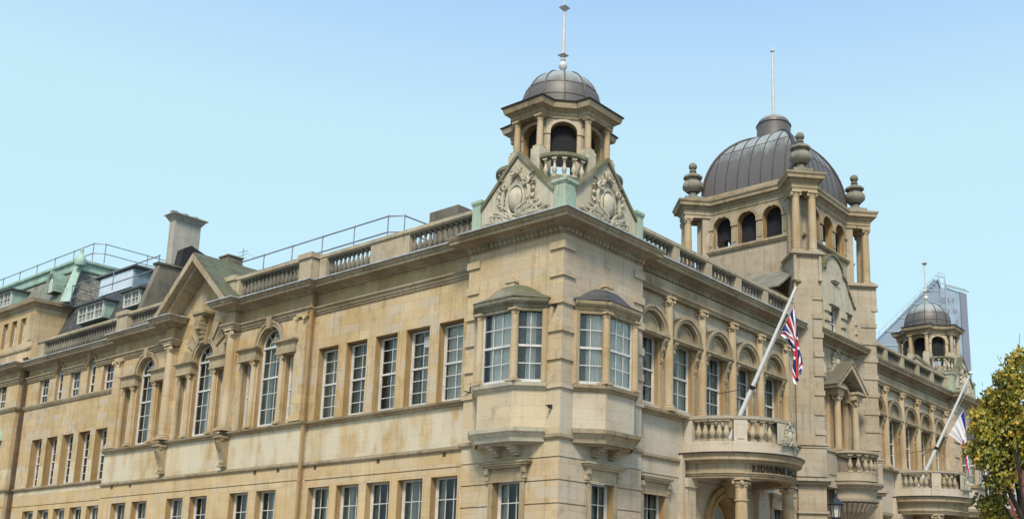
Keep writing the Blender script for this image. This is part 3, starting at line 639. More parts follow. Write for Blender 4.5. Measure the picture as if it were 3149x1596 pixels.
# roofs (flat) behind the parapets
m=M(); m.box(.6,6,.6,24,11.3,11.5); m.box(6,33,.8,9,11.3,11.5); m.obj('roof',LEAD,HALL)
# ================= CORNER PAVILION =================
def quoins(m,F,u,side,n=0,zs=None,w=.44,t=.045,h=.2):
    for z in zs or [6.86+.765*i for i in range(6)]:
        m.fb(F,min(u,u+side*w),max(u,u+side*w),n,n+t,z-h/2+.05,z+h/2+.05)
def pavilion(F,u0,mat,par=HALL,wide=False):
    out=[]; c=u0+1.8; m=M()
    wall(m,F,u0,u0+3.6,0,11.3,0,[(c-.5,c+.5,2.2,4.50,.3,False)],grooves=(5.0,4.4,3.8,3.2,2.6)); out.append(m.obj('wall',[mat,DRKST],par))
    m=M()
    for z in [6.86+.765*i for i in range(6)]:
        for a,b in((u0,u0+.46),(u0+3.14,u0+3.6)):
            e0=(.05 if F is not FR else -.021) if a==u0 else 0; e1=.05 if a!=u0 else 0
            m.fb(F,a-e0,b+e1,-.02,.05,z-.04,z+.17); m.cut()
    out+=objs(m,'quoin',mat,par); m=M(); m.fb(F,c-.018,c+.018,-.01,.02,9.98,11.1); m.obj('wall_rib',mat,par); m=M(); hood(m,F,c,0,4.97,.90,.5); out.append(m.obj('window_hood',TRIM,par))
    GP=globals().setdefault('GPW',make_window(1.0,2.25,3,(2,2),curtain='drape')); out.append(put(GP,par,F,c,-.2,2.2)); return out
pavilion(FL,0,PAV); pavilion(FR,0,GREY)
NETC2=simple('white_net_curtain',(.80,.80,.76),.9,var=.06)
# oriel windows
def oriel(capmat,moss):
    m=M(); hw,fw,p=1.29,.64,.60
    T=[(-hw,0),(-fw,-p),(fw,-p),(hw,0)]; back=[(hw,.05),(-hw,.05)]
    def off(o): # outward offset outline (open polyline left->right)
        return T
    root=M(); root.zp(T+back,5.75,6.82); body=root.obj('oriel_window',PAV if moss else GREY,PROTO)
    m.sweep(T,[(0,5.40),(.02,5.42),(.05,5.52),(.10,5.58),(.13,5.64),(.18,5.66),(.20,5.76),(0,5.80)]); m.zp([(a*.93,b*.93+.02) for a,b in T]+back,5.38,5.45)
    m.sweep(T,[(0,6.78),(.03,6.80),(.06,6.86),(.12,6.88),(.14,6.97),(0,7.0)])
    for s_ in(-1,1):
        for j in range(4): m.box(s_*.36-.11,s_*.36+.11,-.42+.1*j,.0,5.395-.07*(j+1),5.395-.07*j)
    m.obj('corbel_table',TRIM if not moss else PALE,body)
    c=M()
    for x in(-fw,fw): column(c,(x,-p+.02),6.99,9.0,.115,F=F0,cz=.13,seg=12,cap='plain'); c.cut()
    for x in(-hw+.02,hw-.02): c.box(x-.07,x+.07,-.12,0.0,6.99,9.0); c.cut()
    objs(c,'column',COLM,body,smooth=True)
    e=M(); PR=[(0,8.94),(.03,8.94),(.04,9.02),(.07,9.04),(.09,9.10),(.14,9.13),(.18,9.18),(.20,9.26),(0,9.30)]
    e.sweep(T,PR); e.zp(T+back,8.94,9.28); e.obj('entablature',MOSSY if moss else TRIM,body)
    d=M(); levels=[(1.0,9.285,.20),(.97,9.36,.10),(.84,9.45,.02),(.70,9.57,0),(.55,9.69,0),(.38,9.80,0),(.18,9.87,0)]; prev=None
    for s_,z,ex in levels:
        ring=[((hw+ex)*s_*-1,.0),(-(fw+ex*.6)*s_,-(p+ex)*s_),((fw+ex*.6)*s_,-(p+ex)*s_),((hw+ex)*s_,.0)]
        if prev:
            for i in range(3): d.poly([(*prev[0][i],prev[1]),(*prev[0][i+1],prev[1]),(*ring[i+1],z),(*ring[i],z)])
        prev=(ring,z)
    d.poly([(*q,prev[1]) for q in prev[0]]); d.obj('roof',capmat,body)
    q=M(); q.box(-.2,.2,-.2,.0,9.80,9.86); q.box(-.16,.16,-.16,.0,9.86,9.93); q.box(-.2,.2,-.19,.0,9.93,9.99); q.obj('finial_block',PAV,body)
    # windows: front and two canted sides (frames are part meshes of the oriel)
    def wn(x,y,rz,w,cols):
        m=M(); H=2.0; f=.055
        m.box(-w/2,-w/2+f,0,.08,0,H); m.box(w/2-f,w/2,0,.08,0,H); m.box(-w/2+f,w/2-f,0,.08,H-.06,H); m.box(-w/2+f,w/2-f,-.02,.09,-.02,.08); m.box(-w/2+f,w/2-f,.0,.06,.97,1.03)
        for i in range(1,cols): xx=-w/2+f+(w-2*f)*i/cols; m.box(xx-.0095,xx+.0095,.02,.05,.08,H-.06)
        for z in(.52,1.5): m.box(-w/2+f,w/2-f,.021,.049,z-.0125,z+.0125)
        o=m.obj('window',WHITE,body,loc=(x,y,7.0),rotz=rz)
        n=len(m.v)
        g=M(); g.poly([F0.p(a,-.035,b) for a,b in((-w/2+f,.05),(w/2-f,.05),(w/2-f,H-.04),(-w/2+f,H-.04))]); gl=g.obj('pane',GLASS,body,loc=(x,y,7.0),rotz=rz,recalc=False)
        c=M(); nn=int(w/.022); a0=-w/2+(.20*w if cols==3 else .35*w)
        for i in range(nn):
            xa=a0+(w/2-a0)*i/nn; xb=a0+(w/2-a0)*(i+1)/nn; c.poly([(xa,.095+.018*math.sin(i*1.4),.05),(xb,.095+.018*math.sin((i+1)*1.4),.05),(xb,.095+.018*math.sin((i+1)*1.4),1.95),(xa,.095+.018*math.sin(i*1.4),1.95)])
        c.obj('curtain',NETC2,body,loc=(x,y,7.0),rotz=rz,recalc=False)
    wn(0,-p+.03,0,2*fw-.2,3); an=math.atan2(p,hw-fw); ln=math.hypot(p,hw-fw)
    wn(-(hw+fw)/2+.03,-p/2+.03,-an,ln-.12,2); wn((hw+fw)/2-.03,-p/2+.03,an,ln-.12,2)
    bk=M(); bk.zp([(-hw+.12,-.01),(-fw+.15,-p+.26),(fw-.15,-p+.26),(hw-.12,-.01)],7.0,8.98); bk.obj('interior',BLIND,body)
    return body
OL=oriel(MOSSY,True); ORr=oriel(LEAD,False)
put(OL,HALL,FL,1.8,0,0)['label']='oriel window with a mossy pale stone cap'; put(ORr,HALL,FR,1.8,0,0)['label']='oriel window with a dark lead cap'
# gables with cartouches, pedestals
def gable(F,u0,par):
    m=M(); c=u0+1.8; a,b=u0+.42,u0+3.18
    m.prism(F,[(a,11.6),(b,11.6),(b,12.42),(c,13.80),(a,12.42)],-.30,.0)
    o=m.obj('gable',PALE,par)
    m=M()
    for s_ in(-1,1): m.prism(F,[(c,13.87),(c+s_*1.42,12.46),(c+s_*1.40,12.36),(c,13.73)],-.34,.06)
    m.obj('coping',MOSSY,o)
    m=M(); cart(m,F,c,12.40,.74,.0); m.obj('cartouche',PALE,o,smooth=True); return o
gable(FL,0,HALL); GRt=gable(FR,0,HALL)
def ped(pl,name='pedestal',mat=COPST,z1=12.66):
    m=M(); cx=sum(p[0] for p in pl)/len(pl); cy=sum(p[1] for p in pl)/len(pl)
    def sc2(f): return [(cx+(x-cx)*f,cy+(y-cy)*f) for x,y in pl]
    m.zp(sc2(1.08),11.6,11.74); m.zp(pl,11.74,z1-.14); m.zp(sc2(1.10),z1-.14,z1-.09); m.zp(sc2(1.22),z1-.09,z1); return m
PP=[]
m=ped([(-.02,.42),(-.02,-.02),(.42,-.02),(.42,.42)]);
m.fb(FL,.12,.30,0,.05,11.8,12.48); m.fb(FR,.12,.30,0,.05,11.8,12.48); m.obj('pedestal',COPST,HALL)
for F in(FL,FR):
    pts=[F.p(a,n,0) for a,n in((3.2,.03),(3.55,.03),(3.55,-.3),(3.2,-.3))]; m=ped([(p.x,p.y) for p in pts],z1=12.72); m.fb(F,3.29,3.46,.03,.05,11.85,12.5); m.obj('pedestal',COPST,HALL)
# ================= CUPOLA =================
CUPDARK=simple('dark_arch_panel',(.014,.014,.016),.95)  # dark panels added so the cupola arches look dark inside
def cupola(par,loc,nm='cupola'):
    m=M(); r8=lambda ap,rot=PI/8:[(ap/math.cos(PI/8)*math.cos(rot+i*PI/4),ap/math.cos(PI/8)*math.sin(rot+i*PI/4)) for i in range(8)]
    m.zp(r8(1.50),11.5,13.0); m.zp(r8(1.05),13.0,13.2)
    # diagonal arched walls at apothem 1.12, and cardinal ones behind the column pairs
    for i in range(8):
        a=i*PI/4; n=(math.cos(a),math.sin(a)); u=(-n[1],n[0]); F=Fr((n[0]*1.22,n[1]*1.22),u,n); hw=1.22*math.tan(PI/8)
        wall(m,F,-hw,hw,13.0,15.12,0,[(-.385,.385,13.3,14.62,.22,True,.75)])
        m.ring(F,0,14.62,.385,.475,0,.035,ez=.78,seg=14); 
        for s_ in(-1,1): m.fb(F,s_*.445-.06,s_*.445+.06,0,.05,14.52,14.62); m.fb(F,s_*.445-.05,s_*.445+.05,0,.025,13.2,14.56)
    root=m.obj(nm,[GREY,DRKST],par)
    for i in range(8):
        a=i*PI/4; n=(math.cos(a),math.sin(a)); F=Fr((n[0]*1.22,n[1]*1.22),(-n[1],n[0]),n)
        if i in(4,5,6): q=M(); q.fb(F,-.40,.40,-.24,-.225,13.62,14.95); q.obj('dark_panel',CUPDARK,root)
    # pedestals, columns and entablature
    pth=[]
    for i in range(8):
        a=i*PI/4; n=Vector((math.cos(a),math.sin(a))); u=Vector((-n.y,n.x))
        ap,h=(1.52,.58) if i%2==0 else (1.26,.40)
        pth+=[n*ap-u*h,n*ap+u*h]
    e=M(); PR=[(-.5,15.02),(0,15.02),(.0,15.08),(.02,15.09),(.02,15.18),(.05,15.20),(.12,15.25),(.18,15.26),(.21,15.36),(.22,15.42),(-.5,15.46)]
    e.sweep([(p.x,p.y) for p in pth],PR,closed=True); e.zp(r8(1.25),15.0,15.44); e.obj('entablature',TRIM,root)
    e=M(); e.sweep([(p.x,p.y) for p in pth],[(-.5,15.465),(.25,15.425),(.265,15.46),(-.5,15.50)],closed=True); e.obj('roof_edge',SEAM,root)
    for i in(0,2,4,6):
        a=i*PI/4; n=Vector((math.cos(a),math.sin(a))); u=Vector((-n.y,n.x)); F=Fr((0,0),u,n)
        p=M()
        for s_ in(-1,1): p.fb(F,s_*.44-.17,s_*.44+.17,1.1,1.60,12.6,13.96); p.fb(F,s_*.44-.14,s_*.44+.14,1.15,1.56,13.96,14.03); p.cut()
        objs(p,'pedestal',PALE,root)
        for s_ in(-1,1):
            c=M(); q=n*1.42+u*s_*.44; column(c,(q.x,q.y),14.02,15.03,.10,F=F,cz=.14,seg=12,cap='plain',plinth=.16); c.obj('column',COLM,root,smooth=True)
    for i in(1,3,5,7):   # bowed balconies on the diagonals
        a=i*PI/4; n=Vector((math.cos(a),math.sin(a))); cc=n*1.0
        b=M(); a0,a1=a-R(95),a+R(95); K=[(.70,12.75),(.86,12.75),(.88,12.98),(.70,12.98),(.70,12.75)]
        b.lathe((cc.x,cc.y),K,20,a0,a1); b.lathe((cc.x,cc.y),[(.2,12.2),(.5,12.45),(.72,12.62),(.86,12.75)],20,a0,a1)
        b.lathe((cc.x,cc.y),[(.70,13.55),(.86,13.55),(.90,13.60),(.90,13.70),(.68,13.72),(.70,13.55)],20,a0,a1)
        for s_ in(-1,1):
            aa=a+s_*R(62); q=cc+Vector((math.cos(aa),math.sin(aa)))*.78; F=Fr((q.x,q.y),(-math.sin(aa),math.cos(aa)),(math.cos(aa),math.sin(aa))); b.fb(F,-.16,.16,-.08,.08,12.98,13.55)
        o=b.obj('balcony',MOSSY,root)
        for j in range(5):
            aa=a+R(-40+20*j); q=cc+Vector((math.cos(aa),math.sin(aa)))*.79; x=BALC.copy(); C.objects.link(x); x.parent=root; x.location=(q.x,q.y,12.98); x.scale=(1,1,1.15); x.rotation_euler=(0,0,aa)
    d=M(); prof=[(1.21,15.42),(1.21,15.80)]+[(1.21*math.cos(t),15.84+1.21*math.sin(t)) for t in[PI/2*i/12 for i in range(12)]]+[(.03,17.05)]
    d.lathe((0,0),prof,32); d.obj('dome',DOME,root,smooth=True)
    s=M()
    for i in range(12):
        a=2*PI*i/12+PI/12; pts=[(1.22*math.cos(a),1.22*math.sin(a),15.45)]+[(1.22*math.cos(t)*math.cos(a),1.22*math.cos(t)*math.sin(a),15.84+1.22*math.sin(t)) for t in[PI/2*j/12 for j in range(12)]]
        s.tube(pts,.018,5)
    for zz in(15.86,16.28): 
        rr=1.217*math.cos(math.asin((zz-15.84)/1.21)); s.tube([(rr*math.cos(a),rr*math.sin(a),zz) for a in[2*PI*j/32 for j in range(33)]],.008,4)
    s.obj('seam',SEAM,root)
    f=M(); f.lathe((0,0),[(.05,16.84),(.045,17.05),(.07,17.08),(.125,17.16),(.13,17.22),(.12,17.29),(.05,17.36),(.045,17.38),(.075,17.41),(.075,17.45),(.04,17.48),(.04,17.52)],14)
    f.zp([(-.03,-.03),(.03,-.03),(.03,.03),(-.03,.03)],17.52,17.57,top=[(-.13,-.13),(.13,-.13),(.13,.13),(-.13,.13)]); f.zp([(-.13,-.13),(.13,-.13),(.13,.13),(-.13,.13)],17.571,17.64,top=[(-.055,-.055),(.055,-.055),(.055,.055),(-.055,.055)])
    f.lathe((0,0),[(.055,17.64),(.05,18.2),(.035,19.1)],10)
    f.zp([(-.04,-.04),(.04,-.04),(.04,.04),(-.04,.04)],19.08,19.19,top=[(-.13,-.13),(.13,-.13),(.13,.13),(-.13,.13)]); f.zp([(-.13,-.13),(.13,-.13),(.13,.13),(-.13,.13)],19.191,19.29,top=[(-.02,-.02),(.02,-.02),(.02,.02),(-.02,.02)]); f.lathe((0,0),[(.012,19.29),(.008,19.75)],6)
    f.v=[(a,b,z+.14) for a,b,z in f.v]; f.obj('finial',WHITE,root,smooth=True)
    root.location=loc; return root
CU=cupola(HALL,(1.8,1.8,0))
# ================= PORTICO =================
def portico(cx,par,letters=False):
    cy=.3; m=M(); a0,a1=R(180),R(360)
    m.lathe((cx,cy),[(1.9,5.03),(2.30,5.03),(2.30,5.09),(2.34,5.10),(2.34,5.14),(2.38,5.16),(2.38,5.19),(2.31,5.20),(2.31,5.46),(2.36,5.48),(2.40,5.54),(2.55,5.56),(2.56,5.65),(2.62,5.72),(2.62,5.76),(1.9,5.80),(1.9,5.03)],48,a0,a1)
    root=m.obj('portico',TRIM,par)
    m=M(); m.lathe((cx,cy),[(2.0,5.765),(2.64,5.735),(2.65,5.78),(2.0,5.83),(2.0,5.765)],48,a0,a1); m.obj('roof_edge',SEAM,root)
    m=M(); m.lathe((cx,cy),[(0.01,5.3),(1.95,5.3)],32,a0,a1); m.obj('ceiling',simple('soffit_paint',(.5,.5,.48),.8),root)
    m=M(); m.lathe((cx,cy),[(2.14,5.82),(2.38,5.82),(2.38,6.14),(2.14,6.14),(2.14,5.82)],40,a0,a1)
    m.lathe((cx,cy),[(2.16,6.80),(2.36,6.80),(2.40,6.84),(2.42,6.93),(2.10,6.96),(2.16,6.80)],40,a0,a1); 
    def pan(deg,wd,z0,z1,r0=2.16,r1=2.37,rec=True):
        a=R(270+deg); F=Fr((cx,cy),(-math.sin(a),math.cos(a)),(math.cos(a),math.sin(a)))
        m.fb(F,-wd/2,wd/2,r0,r1,z0,z1)
        if rec: m.fb(F,-wd/2+.1,wd/2-.1,r1,r1+.02,z0+.08,z1-.08)
    for dg in(-45.5,45.5): pan(dg,.42,6.14,6.80); pan(dg,.52,5.82,6.14,2.16,2.40,False)
    for dg in(-86,86): pan(dg,.3,6.14,6.80,rec=False)
    m.obj('balustrade',GREY,root) ; bo=m
    for dgs in((-78,-56),(-35,-19),(19,35),(56,78)):
        k=5 if abs(dgs[0])>50 else 4
        k=5 if abs(dgs[0]+dgs[1])>100 else 3
        for j in range(k):
            a=R(270+dgs[0]+(dgs[1]-dgs[0])*j/(k-1)); x=BALP.copy(); C.objects.link(x); x.parent=root; x.location=(cx+2.26*math.cos(a),cy+2.26*math.sin(a),6.14); x.rotation_euler=(0,0,a)
    a=R(270+1); F=Fr((cx+2.30*math.cos(a),cy+2.30*math.sin(a)),(-math.sin(a),math.cos(a)),(math.cos(a),math.sin(a)))
    m=M(); m.lathe((cx,cy),[(2.16,6.14),(2.40,6.14),(2.40,6.80),(2.16,6.80),(2.16,6.14)],8,R(270-14),R(270+17)); cart(m,F,0,6.44,.33,.11); m.obj('carved_panel',PALE,root,smooth=False)
    m=M()
    for sx in(-1.5,1.5): column(m,(cx+sx,-1.25),0,5.03,.21,F=FR,cz=.24,seg=20); m.lathe((cx+sx,-1.25),[(.2,4.32),(.225,4.33),(.225,4.37),(.2,4.38)],20); m.cut()
    objs(m,'column',COLM,root,smooth=True)
    m=M()
    for sx in(-1,1):
        u=cx+sx*2.2; m.fb(FR,u-.24,u+.24,-.3,-.1,0,4.75); m.fb(FR,u-.28,u+.28,-.3,-.05,4.75,5.03)
        m.fb(FR,u+sx*.34-.08,u+sx*.34+.08,-.3,-.16,0,5.8); m.cut()
    objs(m,'pilaster',GREY,root)
    m=M(); m.ring(FR,cx,3.75,.92,1.20,-.3,-.16,seg=20); m.ring(FR,cx,3.75,.92,1.0,-.3,-.10,seg=20); m.prism(FR,[(cx-.14,4.62),(cx+.14,4.62),(cx+.22,5.1),(cx-.22,5.1)],-.3,.0); m.obj('arch_moulding',DRKST,root)
    m=M(); m.fb(FR,cx-.95,cx+.95,-1.2,-1.1,0,4.7); m.obj('doorway',DARKIN,root)
    return root
PO=portico(8.58,HALL)
def text(body,size,mat,name,parent,mw,ext=.012,bold=.0):
    cu=bpy.data.curves.new(name,'FONT'); cu.body=body; cu.size=size; cu.extrude=ext; cu.offset=bold; cu.align_x='CENTER'; cu.resolution_u=3
    t=bpy.data.objects.new(name,cu); C.objects.link(t); me=bpy.data.meshes.new_from_object(t.evaluated_get(bpy.context.evaluated_depsgraph_get())); bpy.data.objects.remove(t)
    me.materials.clear(); me.materials.append(mat)
    o=bpy.data.objects.new(name,me); C.objects.link(o); o.parent=parent; o.matrix_local=mw; return o
BRONZE=simple('dark_bronze_letters',(.05,.028,.02),.45,.4,var=.2)
LET="REDBRIDGE TOWN HALL"; wd={'I':.55,' ':.6,'W':1.25,'O':1.08,'N':1.05,'D':1.05,'G':1.05,'T':.95,'L':.85,'E':.88,'A':1.05}
def letmesh():
    tot=sum(wd.get(c,1) for c in LET); ang=-36.8; span=73.6; me_all=None; bmA=bmesh.new()
    for c in LET:
        wch=wd.get(c,1)/tot*span; a=R(270+ang+wch/2); ang+=wch
        if c==' ': continue
        o=text(c,.27,BRONZE,'letter',None,Matrix(),0.014,.011)
        me=o.data
        # slab serifs so that the letters read as the carved roman capitals of the sign
        for v in me.vertices: v.co.x*=.80
        X=Vector((-math.sin(a),math.cos(a),0)); Z=Vector((math.cos(a),math.sin(a),0)); Y=Vector((0,0,1))
        p=Vector((8.58+2.325*math.cos(a),.3+2.325*math.sin(a),5.235))
        bm=bmesh.new(); bm.from_mesh(me)
        xs=[v.co.x for v in bm.verts]; ys=[v.co.y for v in bm.verts]; bars=[]
        if c in 'REDBIHTNLAWG':
            h=max(ys)
            legs={'I':[(xs and (min(xs)+max(xs))/2,1,1)],'T':[((min(xs)+max(xs))/2,1,0)],'H':[(min(xs)+.02,1,1),(max(xs)-.02,1,1)],'N':[(min(xs)+.02,1,1),(max(xs)-.02,0,1)],'L':[(min(xs)+.02,0,1)],'A':[(min(xs)+.01,1,0),(max(xs)-.01,1,0)],'W':[(min(xs)+.01,0,1),(max(xs)-.01,0,1)],'G':[],}.get(c,[(min(xs)+.015,1,1)])
            for lx,bt,tp in legs:
                if bt: bars.append((lx,0.008))
                if tp: bars.append((lx,h-.008))
        for lx,ly in bars:
            r=bmesh.ops.create_cube(bm,size=1,matrix=Matrix.Translation((lx,ly,0))@Matrix.Diagonal((.062,.016,.024,1)))
        for v in bm.verts: v.co=p+X*v.co.x+Y*v.co.y+Z*(v.co.z+.012)
        me2=bpy.data.meshes.new('t'); bm.to_mesh(me2); bmA.from_mesh(me2); bm.free(); bpy.data.objects.remove(o); bpy.data.meshes.remove(me2)
    me=bpy.data.meshes.new('lettering'); bmA.to_mesh(me); bmA.free(); me.materials.append(BRONZE)
    o=bpy.data.objects.new('lettering',me); C.objects.link(o); o.parent=PO; o['label']='dark raised capitals reading REDBRIDGE TOWN HALL'
letmesh()
# glazed fanlight with entrance lettering over the door
m=M(); m.prism(FR,[(8.58+.66*math.cos(PI*j/16),3.78+.66*math.sin(PI*j/16)) for j in range(17)],-.72,-.75)
fan=m.obj('fanlight',simple('fanlight_glass',(.30,.33,.34),.15,var=.1),PO); m=M(); m.ring(FR,8.58,3.78,.66,.72,-.70,-.76); m.obj('fanlight_frame',simple('gold_trim',(.5,.36,.12),.4),PO)
mt=Matrix(((1,0,0,8.58),(0,0,-1,1.005),(0,1,0,3.9),(0,0,0,1))); text('ENTRANCE',.2,BLACK,'lettering',PO,mt,.004)
mt=Matrix(((1,0,0,8.58),(0,0,-1,1.005),(0,1,0,4.12),(0,0,0,1))); text('S.',.16,BLACK,'lettering',PO,mt,.004)
# ================= TOWER =================
TX,TY=16.95,2.75; S=2.43
TW=empty('tower',(0,0,0),HALL)
m=M()
FTL=Fr((TX-S,TY),(0,1),(-1,0)); FTF=Fr((TX,TY-S),(1,0),(0,-1)); FTR=Fr((TX+S,TY),(0,1),(1,0)); FTB=Fr((TX,TY+S),(1,0),(0,1))
for F in(FTL,FTF,FTR,FTB):
    hs=[(-1.18+1.18*i-.43,-1.18+1.18*i+.43,15.60,16.50,.3,True) for i in range(3)]
    wall(m,F,-S,S,11.3 if F is not FTF else 13.0,16.985,0,hs)
    wall(m,F,-S+.3,S-.3,15.0,16.98,-.3,[(a,b,c_,d_,.02,True) for a,b,c_,d_,*_ in hs],rmi=0)
    
m.box(TX-S+.3,TX+S-.3,TY-S+.3,TY+S-.3,15.30,15.36); m.box(TX-S+.1,TX+S-.1,TY-S+.1,TY+S-.1,16.96,17.1)
m.obj('belvedere_wall',[TOWER,DRKST],TW)
m=M()
for F in(FTL,FTF,FTR,FTB):
    for i in range(3):
        u=-1.18+1.18*i; m.ring(F,u,16.50,.43,.54,0,.04,seg=14); m.prism(F,[(u-.06,16.88),(u+.06,16.88),(u+.09,16.98),(u-.09,16.98)],0,.08)
    for i in range(4):
        u=-1.77+1.18*i; m.fb(F,u-.155,u+.155,0,.06,16.42,16.50); m.fb(F,u-.10,u+.10,0,.025,15.72,16.38)
    m.fb(F,-S+.05,S-.05,0,.12,15.45,15.52); m.fb(F,-S+.05,S-.05,0,.08,15.38,15.45); m.cut()
objs(m,'arch_moulding',TRIM,TW)
ARCHDARK=simple('dark_belvedere_panel',(.012,.012,.016),.95)  # solid dark sheets added behind the arches to give the openings a shaded interior
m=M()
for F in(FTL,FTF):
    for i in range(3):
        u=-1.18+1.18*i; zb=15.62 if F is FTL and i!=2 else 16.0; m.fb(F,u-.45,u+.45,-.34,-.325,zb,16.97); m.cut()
objs(m,'dark_panel',ARCHDARK,TW)
# entablature with the four diagonal blocks
def dsq(cx,cy,hw,hl): # rotated 45 square
    o=[]
    for a,b in((-1,-1),(1,-1),(1,1),(-1,1)): o.append((cx+(a*hw-b*hl)*.70711,cy+(a*hw+b*hl)*.70711))
    return o
pth=[]
for i in range(4):
    d=Vector((math.cos(R(225+90*i)),math.sin(R(225+90*i)))); u=Vector((-d.y,d.x)); Cc=Vector((TX,TY)); out=4.06; w_=.50
    # intersection of block sides with the body square
    k=S*math.sqrt(2)-w_
    pth+=[Cc+d*k-u*w_,Cc+d*out-u*w_,Cc+d*out+u*w_,Cc+d*k+u*w_]
pth=pth[::-1] if False else pth
def area(p): return sum(p[i].x*p[(i+1)%len(p)].y-p[(i+1)%len(p)].x*p[i].y for i in range(len(p)))
if area(pth)<0: pth=pth[::-1]
m=M(); m.sweep([(p.x,p.y) for p in pth],[(-.4,16.99),(0,16.99),(0,17.10),(.03,17.12),(.03,17.32),(.07,17.35),(.12,17.42),(.24,17.46),(.25,17.56),(.30,17.63),(.31,17.70),(-.4,17.78)],closed=True)
m.zp([(p.x,p.y) for p in pth],17.13,17.69); m.zp([(TX-S-.02,TY-S-.02),(TX+S+.02,TY-S-.02),(TX+S+.02,TY+S+.02),(TX-S-.02,TY+S+.02)],17.70,17.98); m.obj('entablature',TRIM,TW)
QZ=[7.45+.745*i for i in range(8)]
for i in range(4):
    d=Vector((math.cos(R(225+90*i)),math.sin(R(225+90*i)))); u=Vector((-d.y,d.x)); Cc=Vector((TX,TY)); F=Fr((TX,TY),(u.x,u.y),(d.x,d.y))
    t=M(); z0=0 if i in(0,1) else 10
    t.fb(F,-.54,.54,2.9,4.14,z0,14.30)
    t.fb(F,-.60,.60,2.9,4.20,14.30,14.36); t.fb(F,-.68,.68,2.9,4.28,14.36,14.42); t.fb(F,-.62,.62,2.9,4.22,14.42,14.50)
    for sgn in(-1,1):
        if sgn==(1 if i==0 else -1 if i==1 else 2):
            for z in QZ: t.fb(F,min(sgn*.16,sgn*.575),max(sgn*.16,sgn*.575),3.5,4.18,z-.09,z+.10)
        t.fb(F,sgn*.50-.08,sgn*.50+.08,3.98,4.26,13.30,13.40); t.fb(F,sgn*.50-.05,sgn*.50+.05,4.0,4.22,13.40,14.30)
    if i in(0,1):
        t.fb(F,-.60,.60,2.8,4.22,6.86,6.95); t.fb(F,-.64,.64,2.8,4.26,6.95,7.02); t.fb(F,-.58,.58,2.8,4.19,5.8,6.86)
        t.fb(F,-.66,.66,2.8,4.28,5.50,5.62); t.fb(F,-.76,.76,2.8,4.40,5.62,5.72); t.fb(F,-.60,.60,2.8,4.22,4.45,4.55)
    t.obj('turret',TOWER,TW)
    c=M()
    for s_ in(-1,1):
        q=Cc+d*3.90+u*s_*.33; column(c,(q.x,q.y),14.50,16.99,.165,F=F,cz=.2,seg=14,plinth=.18); c.cut()
    objs(c,'column',COLM,TW,smooth=True)
    if i!=9:
        c=M(); c.fb(F,-.45,.45,2.7,3.30,14.5,16.99); c.obj('pier',TOWER,TW)
    v=M(); q=Cc+d*3.62
    v.zp(dsq(q.x,q.y,.40,.40),17.74,17.98); v.zp(dsq(q.x,q.y,.34,.34),17.98,18.08,top=dsq(q.x,q.y,.2,.2)); ro=R(22.5)
    v.lathe((q.x,q.y),[(0.254,18.06),(0.191,18.14),(0.178,18.24),(0.254,18.28)],8,mi=0,rot=ro); v.lathe((q.x,q.y),[(0.254,18.28),(0.432,18.44),(0.457,18.58),(0.419,18.72),(0.305,18.74),(0.292,18.86),(0.419,18.92),(0.419,19.0),(0.191,19.12),(0.152,19.18)],8,rot=ro)
    v.lathe((q.x,q.y),[(0.152,19.16),(0.102,19.2),(0.165,19.24),(0.114,19.30),(0.102,19.34)],10)
    v.lathe((q.x,q.y),[(0.013,19.30)]+[(.185*math.sin(PI*j/8),19.47-.175*math.cos(PI*j/8)) for j in range(1,8)]+[(0.013,19.635)],12)
    v.obj('urn',URN,TW,smooth=True)
# square domical roof with standing seams
def supr(t,hw): # profile
    return hw*(math.cos(t)**.92),18.0+3.08*math.sin(t)
m=M(); NS=14; HW=2.26
def sq_ring(r,z,k=9,rr=.16):
    pts=[]
    for s_ in range(4):
        a=s_*PI/2
        for j in range(k):
            v=-1+2*j/(k); x,y=r,v*r; pts.append((TX+x*math.cos(a)-y*math.sin(a),TY+x*math.sin(a)+y*math.cos(a),z))
    return pts
prev=None
for i in range(NS+1):
    t=PI/2*i/NS*.94; r,z=supr(t,HW); ring=sq_ring(r,z)
    if prev:
        k=len(ring)
        for j in range(k): m.poly([prev[j],prev[(j+1)%k],ring[(j+1)%k],ring[j]])
    prev=ring
m.poly(prev); m.obj('dome',DOME,TW,smooth=True)
m=M()
for s_ in range(4):
    a=s_*PI/2
    for v in[-1+2*j/8 for j in range(9)]:
        hip=abs(v)==1
        if v==1: continue
        pts=[]
        for i in range(NS+1):
            t=PI/2*i/NS*.94; r,z=supr(t,HW); x=r+.0; 
            y=v*HW*.985
            if abs(y)>r and not hip: break
            if hip: y=v*r
            pts.append((TX+x*math.cos(a)-y*math.sin(a),TY+x*math.sin(a)+y*math.cos(a),z+.005))
        if len(pts)>2: m.tube(pts,.075 if hip else .028,6)
for s_ in range(4):
    a=s_*PI/2
    for j in range(8):
        i=5+(j*3+s_)%3; t=PI/2*i/NS*.94; r,z=supr(t,HW); y0_=(-1+2*j/8)*HW*.985; y1_=(-1+2*(j+1)/8)*HW*.985
        y0_,y1_=max(-r,min(r,y0_)),max(-r,min(r,y1_))
        if y1_-y0_<.1: continue
        m.tube([(TX+(r+.003)*math.cos(a)-y*math.sin(a),TY+(r+.003)*math.sin(a)+y*math.cos(a),z) for y in(y0_,y1_)],.014,4)
m.sweep([(TX-HW,TY-HW),(TX+HW,TY-HW),(TX+HW,TY+HW),(TX-HW,TY+HW)],[(-.1,17.985),(.10,17.985),(.10,18.02),(.0,18.06),(-.1,18.06)],closed=True)
m.obj('seam',SEAM,TW)
m=M(); m.lathe((TX,TY),[(.78,20.8),(.74,21.10),(.74,21.60),(.78,21.62)]+[(.72*math.cos(t),21.63+.50*math.sin(t)) for t in[PI/2*i/8 for i in range(8)]]+[(.02,22.14)],24); m.obj('lantern',DOME,TW,smooth=True)
